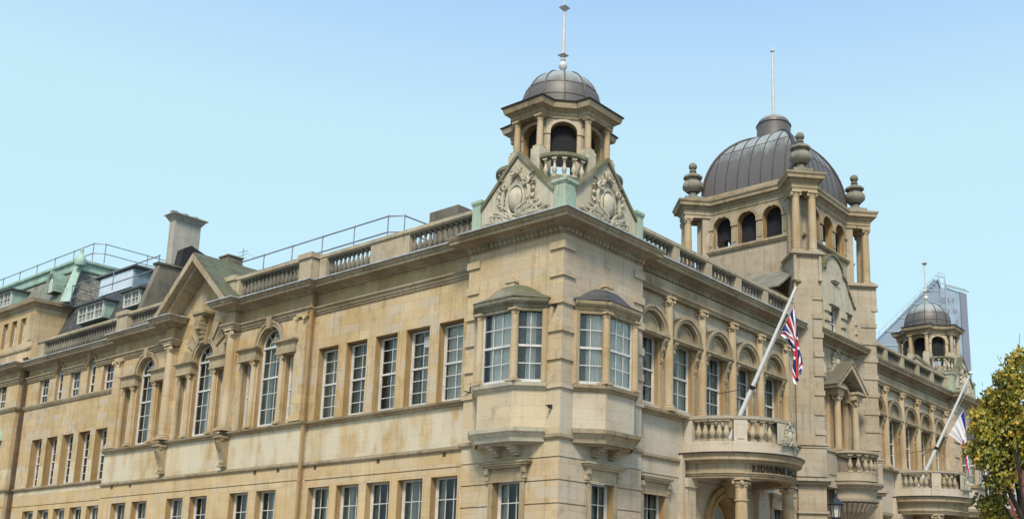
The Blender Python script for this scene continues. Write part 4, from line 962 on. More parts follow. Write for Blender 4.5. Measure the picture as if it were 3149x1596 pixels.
m=M(); m.lathe((TX,TY),[(.07,22.1),(.065,23.5),(.045,25.2),(.045,25.22),(.09,25.24),(.09,25.32),(.02,25.36),(.012,25.5)],10); m.obj('flagstaff',WHITE,TW,smooth=True)
# front of the tower between the turrets
FT=Fr((TX,.1),(1,0),(0,-1)); m=M()
wall(m,FT,-2.5,2.5,0,11.9,0,[(-.55,.55,7.0,9.1,.5,True),(-1.0,-.4,0,3.0,.3,True),(.4,1.0,0,3.0,.3,True)],grooves=(4.0,)); m.fb(FT,-2.3,2.3,-.8,-.7,0,11)
m.obj('wall',[TOWER,DRKST],TW)
fp=[(TX-2.6,.1),(TX+2.6,.1)]
m=M(); m.sweep(fp,[(o,z+.05) for o,z in CORN]); eggdart(m,FT,-2.5,2.5,0,11.24); m.cut(); m.sweep(fp,[(0,6.86),(.08,6.88),(.12,7.0),(0,7.02)]); m.cut(); m.sweep(fp,[(0,5.50),(.06,5.50),(.08,5.6),(.24,5.64),(.26,5.74),(0,5.80)]); m.cut(); m.sweep(fp,[(0,4.45),(.05,4.45),(.05,4.55),(0,4.56)]); objs(m,'cornice',TRIM,TW)
# shaped attic gable with three lights
m=M(); G=[(-2.45,11.7),(2.45,11.7),(2.45,13.0),(2.2,13.15),(1.75,13.45),(1.35,13.9),(1.1,14.35),(.95,14.45)]+[(.80*math.cos(PI*j/12),14.4+.75*math.sin(PI*j/12)) for j in range(13)]+[(-.95,14.45),(-1.1,14.35),(-1.35,13.9),(-1.75,13.45),(-2.2,13.15),(-2.45,13.0)]
k2=M()
m.prism(FT,[(-2.45,13.05),(-1.9,13.05),(1.9,13.05),(2.45,13.05)]+G[3:-1],-.4,0); 
for a,b in((-2.45,-1.75),(-1.05,-.5),(.5,1.05),(1.75,2.45)): m.fb(FT,a,b,-.4,0,11.7,13.05)
m.obj('attic_gable',PALE,TW)
m=M()
for i in range(2,len(G)-1):
    a,b=G[i],G[i+1]; dx,dz=b[0]-a[0],b[1]-a[1]; l=math.hypot(dx,dz) or 1; nx,nz=dz/l,-dx/l
    m.prism(FT,[a,b,(b[0]+nx*.09,b[1]+nz*.09),(a[0]+nx*.09,a[1]+nz*.09)],-.45,.07)
m.obj('coping',MOSSY,TW)
m=M()
for u in(-1.4,-.75,.75,1.4,2.1,-2.1):
    if abs(u) in(1.4,): continue
    for j,z in enumerate((11.85,12.25,12.65)): m.fb(FT,u-.22,u+.22,0,.10,z,z+.24)
    m.fb(FT,u-.15,u+.15,0,.04,11.7,13.0); m.cut()
m.prism(FT,[(-.35,13.05),(.35,13.05),(.5,13.9),(-.5,13.9)],0,.06); m.fb(FT,-.3,.3,0,.18,14.05,14.13); m.fb(FT,-.22,.22,0,.12,13.97,14.05); objs(m,'quoined_pier',PALE,TW)
AW=make_window(.6,1.25,2,(2,2),curtain='drape'); AW2=make_window(1.0,1.25,2,(2,2),curtain='drape')
put(AW2,HALL,FT,0,-.25,11.76); put(AW,HALL,FT,1.4,-.25,11.76); put(AW,HALL,FT,-1.4,-.25,11.76)
# pedimented niche with twin columns
m=M(); 
for s_ in(-1,1):
    column(m,(TX+s_*.82,-.28),7.0,9.2,.14,F=FT,cz=.22,seg=14)
    m.fb(FT,s_*.82-.18,s_*.82+.18,0,.12,7.0,9.2); m.cut()
objs(m,'column',COLM,TW,smooth=True)
m=M()
for s_ in(-1,1):
    m.fb(FT,s_*.85-.28,s_*.85+.28,0,.56,9.2,9.42); m.fb(FT,s_*.95-.42,s_*.95+.42,0,.66,9.42,9.52); 
    A=(0,10.62); B=(s_*1.42,9.50); m.prism(FT,[A,B,(B[0],B[1]-.10),(B[0]-s_*.15,B[1]-.10),(0,A[1]-.28)],.0,.68)
    m.prism(FT,[(0,10.68),(s_*1.50,9.52),(s_*1.46,9.50),(0,10.62)],0,.72)
m.ring(FT,0,9.1,.55,.70,0,.30,seg=16); m.obj('pediment',TRIM,TW)
m=M(); cart(m,FT,0,11.0 if False else 10.62,.5,.02); 
for s_ in(-1,1):
    for j in range(7):
        a=R(20+22*j); pts=[FT.p(s_*1.55+.0,.02,9.75),FT.p(s_*1.55+.22*math.cos(a),.12,10.0+.25*math.sin(a)*1.2),FT.p(s_*1.55+.42*math.cos(a),.05,10.1+.6*math.sin(a))]; m.tube(pts,[.05,.08,.02],6)
m.obj('carved_foliage',PALE,TW,smooth=True)
# bowed balcony of the tower
m=M(); bc=(TX,-.2); a0,a1=R(180),R(360)
m.lathe(bc,[(.9,5.50),(1.18,5.50),(1.22,5.60),(1.40,5.64),(1.42,5.72),(.9,5.80),(.9,5.50)],28,a0,a1); m.lathe(bc,[(1.02,5.8),(1.20,5.8),(1.20,6.12),(1.02,6.12),(1.02,5.8)],28,a0,a1); m.lathe(bc,[(1.02,6.80),(1.2,6.80),(1.27,6.86),(1.27,6.95),(1.0,6.98),(1.02,6.80)],28,a0,a1)
m.lathe(bc,[(.9,5.0),(1.2,5.02),(1.22,5.08),(1.12,5.12),(1.12,5.5),(.9,5.5)],28,a0,a1); m.lathe(bc,[(.05,4.2),(.35,4.3),(.65,4.5),(.95,4.75),(1.1,5.0)],28,a0,a1)
for j in range(16): a=a0+(a1-a0)*(j+.5)/16; m.tube([(bc[0]+1.1*math.cos(a),bc[1]+1.1*math.sin(a),4.97),(bc[0]+.9*math.cos(a),bc[1]+.9*math.sin(a),4.68),(bc[0]+.5*math.cos(a),bc[1]+.5*math.sin(a),4.38)],[.09,.08,.04],6)
for s_ in(-1,1): 
    m.fb(FT,min(s_*1.0,s_*1.95),max(s_*1.0,s_*1.95),0,.42,5.80,6.95); m.fb(FT,min(s_*1.0,s_*2.0),max(s_*1.0,s_*2.0),0,.47,6.87,6.97); m.fb(FT,min(s_*1.15,s_*1.8),max(s_*1.15,s_*1.8),.42,.45,6.0,6.72)
    m.fb(FT,min(s_*1.0,s_*2.05),max(s_*1.0,s_*2.05),0,.50,5.50,5.74)
BT=m.obj('balcony',TOWER,TW)
for j in range(8):
    a=R(270-58+j*16.6); x=BALP.copy(); C.objects.link(x); x.parent=TW; x.location=(bc[0]+1.11*math.cos(a),bc[1]+1.11*math.sin(a),6.12); x.rotation_euler=(0,0,a)
# slate lean-to beside the turret
m=M(); m.add([(12.9,.45,13.0),(12.9,2.5,13.0),(14.52,2.5,14.1),(14.52,.45,14.1),(12.9,.45,12.92),(12.9,2.5,12.92),(14.52,2.5,14.0),(14.52,.45,14.0)],((0,1,2,3),(4,7,6,5),(0,4,5,1),(1,5,6,2),(2,6,7,3),(3,7,4,0))); m.obj('lean_to_roof',SLATE,HALL)
m=M(); m.box(13.1,14.5,.9,2.4,11.5,13.0); m.obj('wall',GREY,HALL)
# ================= FAR HALF (mirror of the near wing) =================
for o in RWC: shift(o,HALL,16.74)
shift(PO,HALL,16.74)
for ch in [c for c in HALL.children if c.name.startswith('portico.')]:
    for g in list(ch.children):
        if g.name.startswith(('lettering','fanlight')):
            for q in list(g.children): bpy.data.objects.remove(q)
            bpy.data.objects.remove(g)
FX=Fr((30.3,0),(1,0),(0,-1)); pavilion(FX,0,GREY); put(ORr,HALL,FX,1.8,0,0)['label']='oriel window with a lead cap on the far corner'
shift(GRt,HALL,30.3); FLx=Fr((30.3,0),(0,1),(-1,0))
m=M(); m.sweep([(30.3,.3),(30.3,0),(33.9,0),(33.9,3.6)],CORN); eggdart(m,FX,0,3.6,0,11.2); m.obj('cornice',TRIM,HALL)
m=M(); m.poly([(30.3,0,0),(30.3,.3,0),(30.3,.3,11.3),(30.3,0,11.3)]); m.box(30.35,33.9,.3,3.6,0,11.5); m.obj('wall',GREY,HALL)
for a in((.0,.42),(3.2,3.55)):
    pts=[FX.p(q,n,0) for q,n in((a[0],.03),(a[1],.03),(a[1],-.3),(a[0],-.3))]; ped([(p.x,p.y) for p in pts],z1=12.72).obj('pedestal',COPST,HALL)
gable(FLx,0,HALL)
shift(CU,HALL,30.3)
# ================= ROOFTOP OF THE HALL =================
m=M(); m.box(.85,1.45,17.75,18.35,12.9,14.1); m.box(.81,1.49,17.71,18.39,14.1,14.15)
m.obj('chimney',WEATH,HALL)
m=M(); m.box(2.9,4.2,17.3,18.4,12,14.0); m.box(2.8,4.3,17.2,18.5,14.0,14.1); m.box(2.95,4.15,17.4,18.3,14.1,14.28); m.cut(); m.box(2.6,4.0,7.0,8.2,12,13.9); m.zp([(2.5,6.9),(4.1,6.9),(4.1,8.3),(2.5,8.3)],13.9,14.25); m.cut(); m.box(2.8,3.4,6.2,6.6,13,13.95); objs(m,'roof_vent',WEATH,HALL)
m=M(); m.prism(FL,[(14.5,11.6),(20,11.6),(18.2,12.95),(15.6,12.95)],-3.4,-5.5); m.obj('roof',DSLATE,HALL)

# ================= MANSARD BUILDING (left end) =================
MB_=empty('mansard_building',(.7,24.2,0)); tag(MB_,'stone building at far left with grey slate mansard roof and green copper trim','building')
MB_.location=(0,0,0)
DN=-.7; DC=[25.83+1.467*i for i in range(5)]
m=M(); hs=[]
for i,c in enumerate(DC):
    hs+=[(c-.50,c+.50,5.90,8.06,.38,False),(c-.52,c+.52,2.4,4.85,.3,False)]
    hs.append((c-.46,c+.46,9.70,10.88,.22,False) if i%2==0 else (c-.32,c+.32,9.70,10.98,.22,True))
wall(m,FL,24.1,33.6,0,12.0,DN,hs,grooves=(5.06,))
EN=-.4; EC=[35.3,36.75,38.2,39.6,41.2]
hs=[(c-.45,c+.45,9.75,10.9,.22,False) for c in EC]+[(c-.5,c+.5,5.9,8.0,.35,False) for c in EC]+[(33.75+.95*i,34.3+.95*i,12.75,14.0,.25,False) for i in range(10)]
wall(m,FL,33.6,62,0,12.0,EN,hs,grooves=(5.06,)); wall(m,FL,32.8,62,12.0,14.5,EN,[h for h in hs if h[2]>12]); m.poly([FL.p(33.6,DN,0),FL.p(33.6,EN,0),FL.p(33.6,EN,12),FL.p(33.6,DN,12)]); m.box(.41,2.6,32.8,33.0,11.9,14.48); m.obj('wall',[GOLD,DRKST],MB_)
D1=make_window(1.0,2.14,2,(3,3),curtain='half'); D2=make_window(.92,1.16,3,(2,1),curtain='half'); D3=make_window(.64,1.26,2,(2,1),arch=.32,curtain='half'); D4=make_window(1.04,2.4,3,(2,2),curtain='drape'); D5=make_window(.6,1.2,2,(2,1),curtain='half')
for i,c in enumerate(DC):
    put(D1,MB_,FL,c,DN-.28,5.92); put(D4,MB_,FL,c,DN-.2,2.42); put((D2,D3)[i%2],MB_,FL,c,DN-.12,9.71)
for c in EC: put(D2,MB_,FL,c,EN-.12,9.76)
for c in EC: put(D1,MB_,FL,c,EN-.25,5.92)
for i in range(10): put(D5,MB_,FL,34.025+.95*i,EN-.15,12.77)
m=M(); P=[(.4,62),(.4,33.6),(.7,33.6),(.7,24.1)]
def lv(pr,dz): return [(o,z+dz) for o,z in pr]
m.sweep(P,lv(CORN,.12)); m.cut(); [m.sweep(q,lv(ARCHI,.26)) for q in([(.4,62),(.4,33.6),(.7,33.6),(.7,DC[3]+.42)],[(.7,DC[3]-.42),(.7,DC[1]+.42)],[(.7,DC[1]-.42),(.7,24.1)])]; m.cut(); m.sweep(P,[(0,9.50),(.05,9.52),(.10,9.62),(.11,9.68),(0,9.70)]); m.cut(); m.sweep(P,[(0,5.74),(.04,5.76),(.10,5.82),(.11,5.88),(0,5.9)])
m.cut(); m.sweep([(.4,62),(.4,32.8),(2.6,32.8)],[(0,14.38),(.05,14.39),(.12,14.52),(.26,14.56),(.30,14.72),(0,14.76)]); m.cut(); m.sweep([(.4,62),(.4,32.8)],[(0,12.36),(.07,12.38),(.07,12.48),(0,12.50)])
objs(m,'cornice',TRIM,MB_); m=M()
for i in(1,3):
    c=DC[i]; m.prism(FL,[(c-.08,11.26),(c+.08,11.26),(c+.15,11.5),(c-.15,11.5)],DN,DN+.22); m.ring(FL,c,10.98,.32,.42,DN,DN+.05,seg=12); m.cut()
objs(m,'keystone',TRIM,MB_); m=M()
for i in range(9): m.fb(FL,34.4+1.0*i,35.0+1.0*i,EN,EN+.04,11.85,12.25); m.cut()
m.fb(FL,32.9,33.3,EN,EN+.03,12.8,14.1); objs(m,'wall_panel',TRIM,MB_)
m=M(); m.sweep(P,lv(CORNLEAD,.12)); m.obj('lead_flashing',LEADED,MB_)
parapet(FL,-.82,[(24.1,25.3,'p'),(25.3,32.2,'b'),(32.2,33.6,'w')],ztop=12.78,parent=MB_,zb=11.75)
m=M(); m.fb(FL,33.38,33.54,DN,DN+.16,0,11.5); m.fb(FL,33.36,33.56,DN,DN+.2,5.75,5.9); m.cut(); m.fb(FL,24.2,24.3,DN,DN+.1,0,11.4); objs(m,'drainpipe',PIPE,MB_)
m=M()  # small copper-capped bay at the far left edge
m.lathe((.35,35.6),[(.9,6.9),(.9,8.1),(1.0,8.2)],14); m.obj('bay',TRIM,MB_,smooth=True)
m=M(); m.lathe((.35,35.6),[(1.05,8.2),(.95,8.5),(.6,8.85),(.05,9.0)],14); m.obj('bay_roof',COPPER,MB_,smooth=True)
# lower mansard slope with dormers
m=M(); 
def quadprism(a,b,c,d,th=.1): m.hexa([a,b,c,d]+[(p[0]+th,p[1],p[2]-th) for p in(a,b,c,d)])
m.hexa([(.95,24.4,11.8),(.95,33.0,11.8),(6,33.0,11.8),(6,24.4,11.8),(2.0,24.4,14.75),(2.0,33.0,14.75),(6,33.0,14.75),(6,24.4,14.75)]); m.obj('lower_roof',DSLATE,MB_)
m=M()   # main mansard: pyramid-frustum slopes
x0,x1,y0,y1=1.40,20,32.35,64; m.hexa([(x0,y0,14.6),(x1,y0,14.6),(x1,y1,14.6),(x0,y1,14.6),(2.35,33.4,17.05),(x1,33.4,17.05),(x1,62,17.05),(2.35,62,17.05)]); ROOF=m.obj('roof',SLATE,MB_)
m=M(); m.sweep([(2.3,64),(2.3,33.35),(20,33.35)],[(-.05,16.72),(.16,16.72),(.18,16.80),(.10,16.86),(.10,17.14),(.20,17.18),(.20,17.30),(-.4,17.36)])
# hip roll with domed finial
a=Vector((1.42,32.32,14.75)); b=Vector((2.28,33.32,17.0)); s_=Vector((.62,-.78,0))*.17; o_=Vector((-.62,-.55,.25))*.10
m.hexa([a-s_*1.3,a+s_*1.3,a+s_*1.3+o_,a-s_*1.3+o_,b-s_,b+s_,b+s_+o_,b-s_+o_]); 
m.lathe((2.1,32.85),[(.24,16.85),(.27,17.0),(.25,17.16),(.17,17.33),(.09,17.42),(.06,17.5),(.085,17.6),(.06,17.70),(.02,17.80)],16); m.obj('copper_trim',COPPER,ROOF,smooth=True)
def dormer(ya,yb,za,zb,xf,cols,lbl):
    d=M(); d.add([(xf+.05,ya,za),(xf+.05,yb,za),(xf+.05,yb,zb),(xf+.05,ya,zb),(xf+1.6,ya,za),(xf+1.6,yb,za),(xf+1.6,yb,zb),(xf+1.6,ya,zb)],((0,1,2,3),(0,3,7,4),(1,5,6,2),(3,2,6,7),(0,4,5,1)))
    o=d.obj('dormer',COPPER,MB_); t=M(); t.box(xf-.15,xf+1.7,ya-.14,yb+.14,zb,zb+.07); t.obj('dormer_roof',LEAD,o)
    f=M(); n=cols
    f.box(xf-.02,xf+.05,ya+.05,yb-.05,za,za+.06); f.box(xf-.02,xf+.05,ya+.05,yb-.05,zb-.07,zb)
    for i in range(n+1): y=ya+.07+(yb-ya-.14)*i/n; f.box(xf-.02,xf+.05,y-.035,y+.035,za+.06,zb-.07)
    for i in range(n): y=ya+.07+(yb-ya-.14)*(i+.5)/n; f.box(xf,xf+.04,y-.012,y+.012,za+.06,zb-.07)
    f.box(xf,xf+.04,ya+.07,yb-.07,(za+zb)/2-.012,(za+zb)/2+.012); f.obj('window',WHITE,o)
    c=M(); c.box(xf+.045,xf+.049,ya+.07,yb-.07,za+.05,zb-.05); c.obj('blind',CURT,o)
dormer(28.0,30.4,13.32,14.12,1.2,3,'');dormer(24.9,26.3,13.42,14.10,1.2,2,'');dormer(38.0,40.6,15.5,16.3,1.25,3,'');dormer(44,46,15.5,16.3,1.25,2,'')
m=M(); F=Fr((1.35,34.05),(0,1),(-1,0))
for j in range(14):
    a=PI*j/13-.0; z=16.0+.42*math.sin(a); y=.36*math.cos(a); m.fb(F,y-.07,y+.07,-.6,.0,z-.06,z+.08)
for s_ in(-1,1): 
    for z in(15.9,15.75,15.6): m.fb(F,s_*.36-.08,s_*.36+.08,-.5,.0,z-.07,z+.07)
m.fb(F,-.06,.06,-.3,.02,16.42,16.62); m.obj('oval_dormer',COPPER,ROOF); m=M(); m.prism(F,[(.30*math.cos(PI*j/12),16.0+.36*math.sin(PI*j/12)) for j in range(13)]+[(-.3,15.55),(.3,15.55)],-.08,-.12); m.obj('window',WHITE,ROOF)
# rooflight box on the flat
m=M(); m.box(2.5,3.6,28.2,31.6,14.75,16.0); m.obj('rooflight',simple('grey_blue_panel',(.20,.27,.32),.4,var=.2),MB_); m=M(); m.box(2.35,3.8,28.0,31.8,16.0,16.1); m.obj('rooflight_roof',DSLATE,MB_)
m=M(); m.box(2.44,2.49,28.3,31.3,15.1,15.95); m.obj('rooflight_glazing',simple('pale_glazing',(.55,.62,.68),.2,var=.1),MB_)
# raking party wall and chimney
m=M(); P2=[(.75,11.6),(1.0,13.2),(1.55,15.15),(2.5,15.2),(3.9,14.3),(3.9,11.6)]; F24=Fr((0,24.2),(1,0),(0,-1)); m.prism(F24,P2,-.35,0); m.prism(F24,[(1.5,15.15),(2.55,15.2),(2.55,15.27),(1.45,15.24)],-.45,.08)
m.obj('party_wall',WEATH,MB_)
CHM=stone('rendered_chimney',(.36,.34,.28),(.42,.40,.34),(.14,.13,.10),brick=False,streak=.45,soot=.9,grey=(.3,.3,.27),greyamt=.6)
m=M(); m.box(3.0,4.25,26.08,26.55,13,18.0); m.zp([(3.0,26.08),(4.25,26.08),(4.25,26.55),(3.0,26.55)],18.0,18.28,top=[(2.84,25.90),(4.43,25.90),(4.43,26.73),(2.84,26.73)]); m.box(2.80,4.47,25.86,26.77,18.28,18.33)
m.box(3.45,3.9,26.02,26.08,16.7,17.15); ch=m.obj('chimney',CHM,MB_)
m=M()
for x in(3.05,3.55,4.05): m.lathe((x,26.3),[(.16,18.33),(.17,18.42),(.19,18.45),(.15,18.48)],10); m.cut()
objs(m,'chimney_pot',WEATH,ch)
m=M(); FC=Fr((0,26.07),(1,0),(0,-1)); m.prism(FC,[(3.05,15.2),(4.7,15.0),(4.6,16.5),(3.6,16.85),(3.25,16.6)],.0,.5); m.obj('flue_cowl',DARKIN,ch)
# ================= ROOFTOP RAILINGS AND AERIAL =================
def railing(name,label,pts,z0,h,step,closed=False,mid=.5):
    m=M(); P=[Vector((*p[:2],p[2] if len(p)>2 else z0)) for p in pts]
    for dz in(h,h*mid): m.tube([p+Vector((0,0,dz)) for p in P],.026,6)
    t=empty(name,tuple(P[0])); tag(t,label,'railing','steel safety railings along the roofs'); 
    m.v=[(a-P[0].x,b-P[0].y,c-P[0].z) for a,b,c in m.v]; m.obj('rail',STEEL,t)
    for a,b in zip(P,P[1:]):
        n=max(1,round((b-a).length/step))
        for i in range(n+1):
            if i==n and b!=P[-1]: continue
            q=a+(b-a)*i/n-P[0]; k=M(); k.tube([q,q+Vector((0,0,h+.03))],.022,6); k.lathe((q.x,q.y),[(.035,q.z+h-.04),(.035,q.z+h+.04)],6); k.obj('post',STEEL,t)
    return t
railing('roof_railing','grey tube railing above the balustrade between the gable and the corner cupola',[(1.8,20.5),(1.8,9.6),(2.1,9.1),(4.2,9.1)],13.2,1.0,1.85,mid=.42)
railing('roof_railing','long tube railing along the top of the slate mansard behind the green copper ridge',[(3,46),(3,33.7),(3.4,33.3),(12,33.3)],17.4,1.0,2.0)
railing('roof_railing','low tube railing in front of the rooflight and beside the tall chimney',[(1.6,24.4,14.7),(1.6,32.2,14.7),(2.6,32.5,14.7)],14.7,.88,3.7,mid=.35)
m=M(); m.tube([(0,0,0),(0,0,1.9)],.018,5); 
for z,l in((1.75,.35),(1.6,.3),(1.45,.28)): m.tube([(0,-l,z),(0,l,z+.02)],.01,4)
m.tube([(0,0,1.2),(.3,-.5,.8)],.01,4); m.tube([(0,0,1.8),(.1,-.9,1.3)],.006,4)
o=m.obj('aerial',STEEL,None,loc=(2.5,19.5,13.3)); tag(o,'thin television aerial on the roof beside the pointed gable','aerial')
# ================= FLAGPOLES AND FLAGS =================
def flagpole(cx,label):
    t=empty('flagpole',(cx,.33,6.0)); tag(t,label,'flagpole','white flagpoles leaning out of the balconies')
    P0=Vector((0,0,0)); P1=Vector((0,-2.83,5.29)); m=M(); m.tube([P0+(P1-P0)*k for k in(0,.3,.42,.75,1)],[.085,.082,.075,.06,.05],12); m.obj('pole',POLEW,t,smooth=True)
    m=M(); d=(P1-P0).normalized(); m.tube([P1+d*x for x in(.0,.08,.16,.20,.26)],[.03,.03,.10,.10,.02],10); m.obj('finial',simple('finial_gold',(.30,.20,.08),.4,.5) if cx<20 else POLEW,t,smooth=True)
    q=P0+(P1-P0)*.408; m=M(); m.tube([q-d*.06,q+d*.06],.10,10); m.obj('collar',BLACK,t)
    for sx in(-.75,.6): m=M(); m.tube([q,Vector((sx,-.05,1.9))],.014,5); m.lathe((sx,-.05),[(.04,1.87),(.04,1.94)],6); m.obj('stay',BLACK,t)
    m=M(); m.tube([P1*.97,(P1*.97)+Vector((0,.03,-.5)),(.02,-1.35,2.6),(0,-1.15,2.12)],.006,4); m.obj('halyard',POLEW,t)
    return t
flagpole(8.58,'white flagpole leaning out from the entrance balcony, nearer one with a gold finial')
flagpole(25.32,'white flagpole leaning out from the farther balcony beside the autumn tree')
RED=simple('flag_red',(.42,.02,.03),.8); BLUE=simple('flag_blue',(.012,.02,.14),.8); FWH=simple('flag_white',(.72,.72,.75),.8); DBL=simple('flag_royal_blue',(.02,.03,.30),.8)
def lerp(a,b,t): return a+(b-a)*t
def curve(pts,t):
    n=len(pts)-1; i=min(int(t*n),n-1); f=t*n-i; p=[Vector(pts[max(0,min(n,j))]) for j in(i-1,i,i+1,i+2)]
    return .5*((2*p[1])+(p[2]-p[0])*f+(2*p[0]-5*p[1]+4*p[2]-p[3])*f*f+(3*p[1]-p[0]-3*p[2]+p[3])*f**3)
def jack(u,v):
    x=(u-.5)*2; y=(v-.5)           # flag 2:1, v up
    if abs(y)<.1 or abs(x)<.1: return 1
    if abs(y)<.1667 or abs(x)<.1667: return 2
    d1=(y-x*.5)/math.hypot(1,.5); d2=(y+x*.5)/math.hypot(1,.5)
    for d,sg in((d1,1),(d2,-1)):
        s_=(1 if x*sg*1>0 else -1)
        s_=1 if x>0 else -1
        e=d*s_*(1 if sg==1 else 1)
        if -.0667<e<0: return 1
    if abs(d1)<.1 or abs(d2)<.1: return 2
    return 0
def flag(cx,top,bot,pat,mats,label,cat='flag',amp=.05,nu=150,nv=100,f0=3.2,fold=0):
    m=M(); 
    O=Vector((cx,top[0][1],top[0][2]))
    G=[]
    for i in range(nu+1):
        u=i/nu; a=curve(top,u); b=curve(bot,u); row=[]
        for j in range(nv+1):
            v=j/nv; p=b.lerp(a,v); k=min(1,u*2.2)
            p=p+Vector((amp*k*math.sin(v*PI*2*f0+u*1.4)+.3*amp*math.sin(v*23+u*3),amp*.9*k*math.cos(v*PI*2*f0*.9+u*2+.8),0)); row.append(p-O)
        G.append(row)
    vs=[p for r in G for p in r]; m.v=[tuple(p) for p in vs]
    for i in range(nu):
        for j in range(nv):
            a=i*(nv+1)+j; m.f.append((a,a+nv+1,a+nv+2,a+1)); m.mi.append(pat((i+.5)/nu,(j+.5)/nv))
    o=m.obj('flag',mats,None,recalc=False); o.location=O
    for p in o.data.polygons: p.use_smooth=True
    tag(o,label,cat)
X=8.6
flag(X,[(X,-2.42,10.74),(X,-2.50,10.1),(X+.02,-2.50,9.5),(X+.02,-2.60,8.9),(X,-2.62,8.55)],[(X,-1.88,9.79),(X+.05,-2.18,9.45),(X+.06,-2.36,9.0),(X+.03,-2.30,8.5),(X,-2.34,8.05)],jack,[BLUE,RED,FWH],'red white and blue crossed flag hanging limp from the nearer balcony pole',amp=.07)
def pat2(u,v):
    if v>.80 and u<.30 and u>.03: return 1
    if .42<u and v<.55: return 2 if not(.62<u<.9 and .12<v<.3 and int(u*60)%3==0) else 0
    if v>.84 and .30<u<.62: return 2
    return 0
X=25.34
flag(X,[(X,-2.14,9.80),(X,-2.20,9.2),(X+.02,-2.24,8.4),(X+.02,-2.28,7.6),(X,-2.34,6.9)],[(X,-1.42,8.74),(X+.06,-1.75,8.45),(X+.06,-2.02,8.1),(X+.03,-2.08,7.4),(X,-2.18,6.95)],pat2,[FWH,DBL,RED],'mostly white flag with blue and red ends hanging from the farther balcony pole',amp=.028,f0=1.6)
# ================= STREET LAMPS =================
def lamp(loc,label,s=1.0):
    t=empty('street_lamp',loc); tag(t,label,'street lamp','black lantern street lamps')
    H=3.35; 
    m=M(); m.lathe((0,0),[(.16,0),(.16,.25),(.10,.35),(.09,1.0),(.06,1.1),(.05,3.0),(.09,3.05),(.05,3.1),(.12,3.3),(.14,3.36)],12); m.obj('post',BLACK,t,smooth=True)
    m=M(); m.lathe((0,0),[(.13,3.36),(.15,3.38),(.15,3.42),(.13,3.43)],8)
    for i in range(6): a=PI*i/3; m.tube([(.125*math.cos(a),.125*math.sin(a),3.42),(.185*math.cos(a),.185*math.sin(a),3.80)],.012,5)
    m.lathe((0,0),[(.19,3.80),(.26,3.80),(.27,3.84),(.20,3.90),(.13,3.98),(.10,4.02),(.06,4.05),(.05,4.10),(.075,4.12),(.03,4.16),(.045,4.2),(.01,4.30)],12); m.obj('lantern_frame',BLACK,t,smooth=True)
    m=M(); m.lathe((0,0),[(.115,3.43),(.175,3.80)],6); m.obj('lamp_glass',simple('lamp_glass',(.55,.52,.46),.2,var=.1),t)
    t.scale=(s,s,s)
lamp((10.2,-2.9,.55),'black lantern lamp in front of the central tower')
lamp((26.2,-2.7,3.45),'small black lantern lamp half hidden by the autumn tree',1.0)
# ================= TREES =================
BARK=simple('bark',(.035,.028,.022),.9,var=.4,bump=.5)
def leafmat(n,a,b):
    m,t,bb=base(n); oi=N(t,'ShaderNodeNewGeometry'); r=N(t,'ShaderNodeTexWhiteNoise',noise_dimensions='3D')
    sc_=scaled(t,oi.outputs['Position'],(1,1,1)); n1=noise(t,sc_,2.2,4,.6); n2=noise(t,sc_,23,2)
    c=mixc(t,ramp(t,n1,.42,.6),a,b); c=mixc(t,ramp(t,n2,.45,.6),c,tuple(x*.5 for x in a)); L(t,c,bb.inputs['Base Color']); bb.inputs['Roughness'].default_value=.6
    try: bb.inputs['Subsurface Weight'].default_value=0
    except: pass
    return m
LEAF1=leafmat('green_leaves',(.22,.235,.03),(.38,.33,.035)); LEAF2=leafmat('yellow_leaves',(.55,.36,.03),(.46,.36,.04)); LEAF3=leafmat('dark_leaves',(.07,.09,.015),(.11,.13,.02))
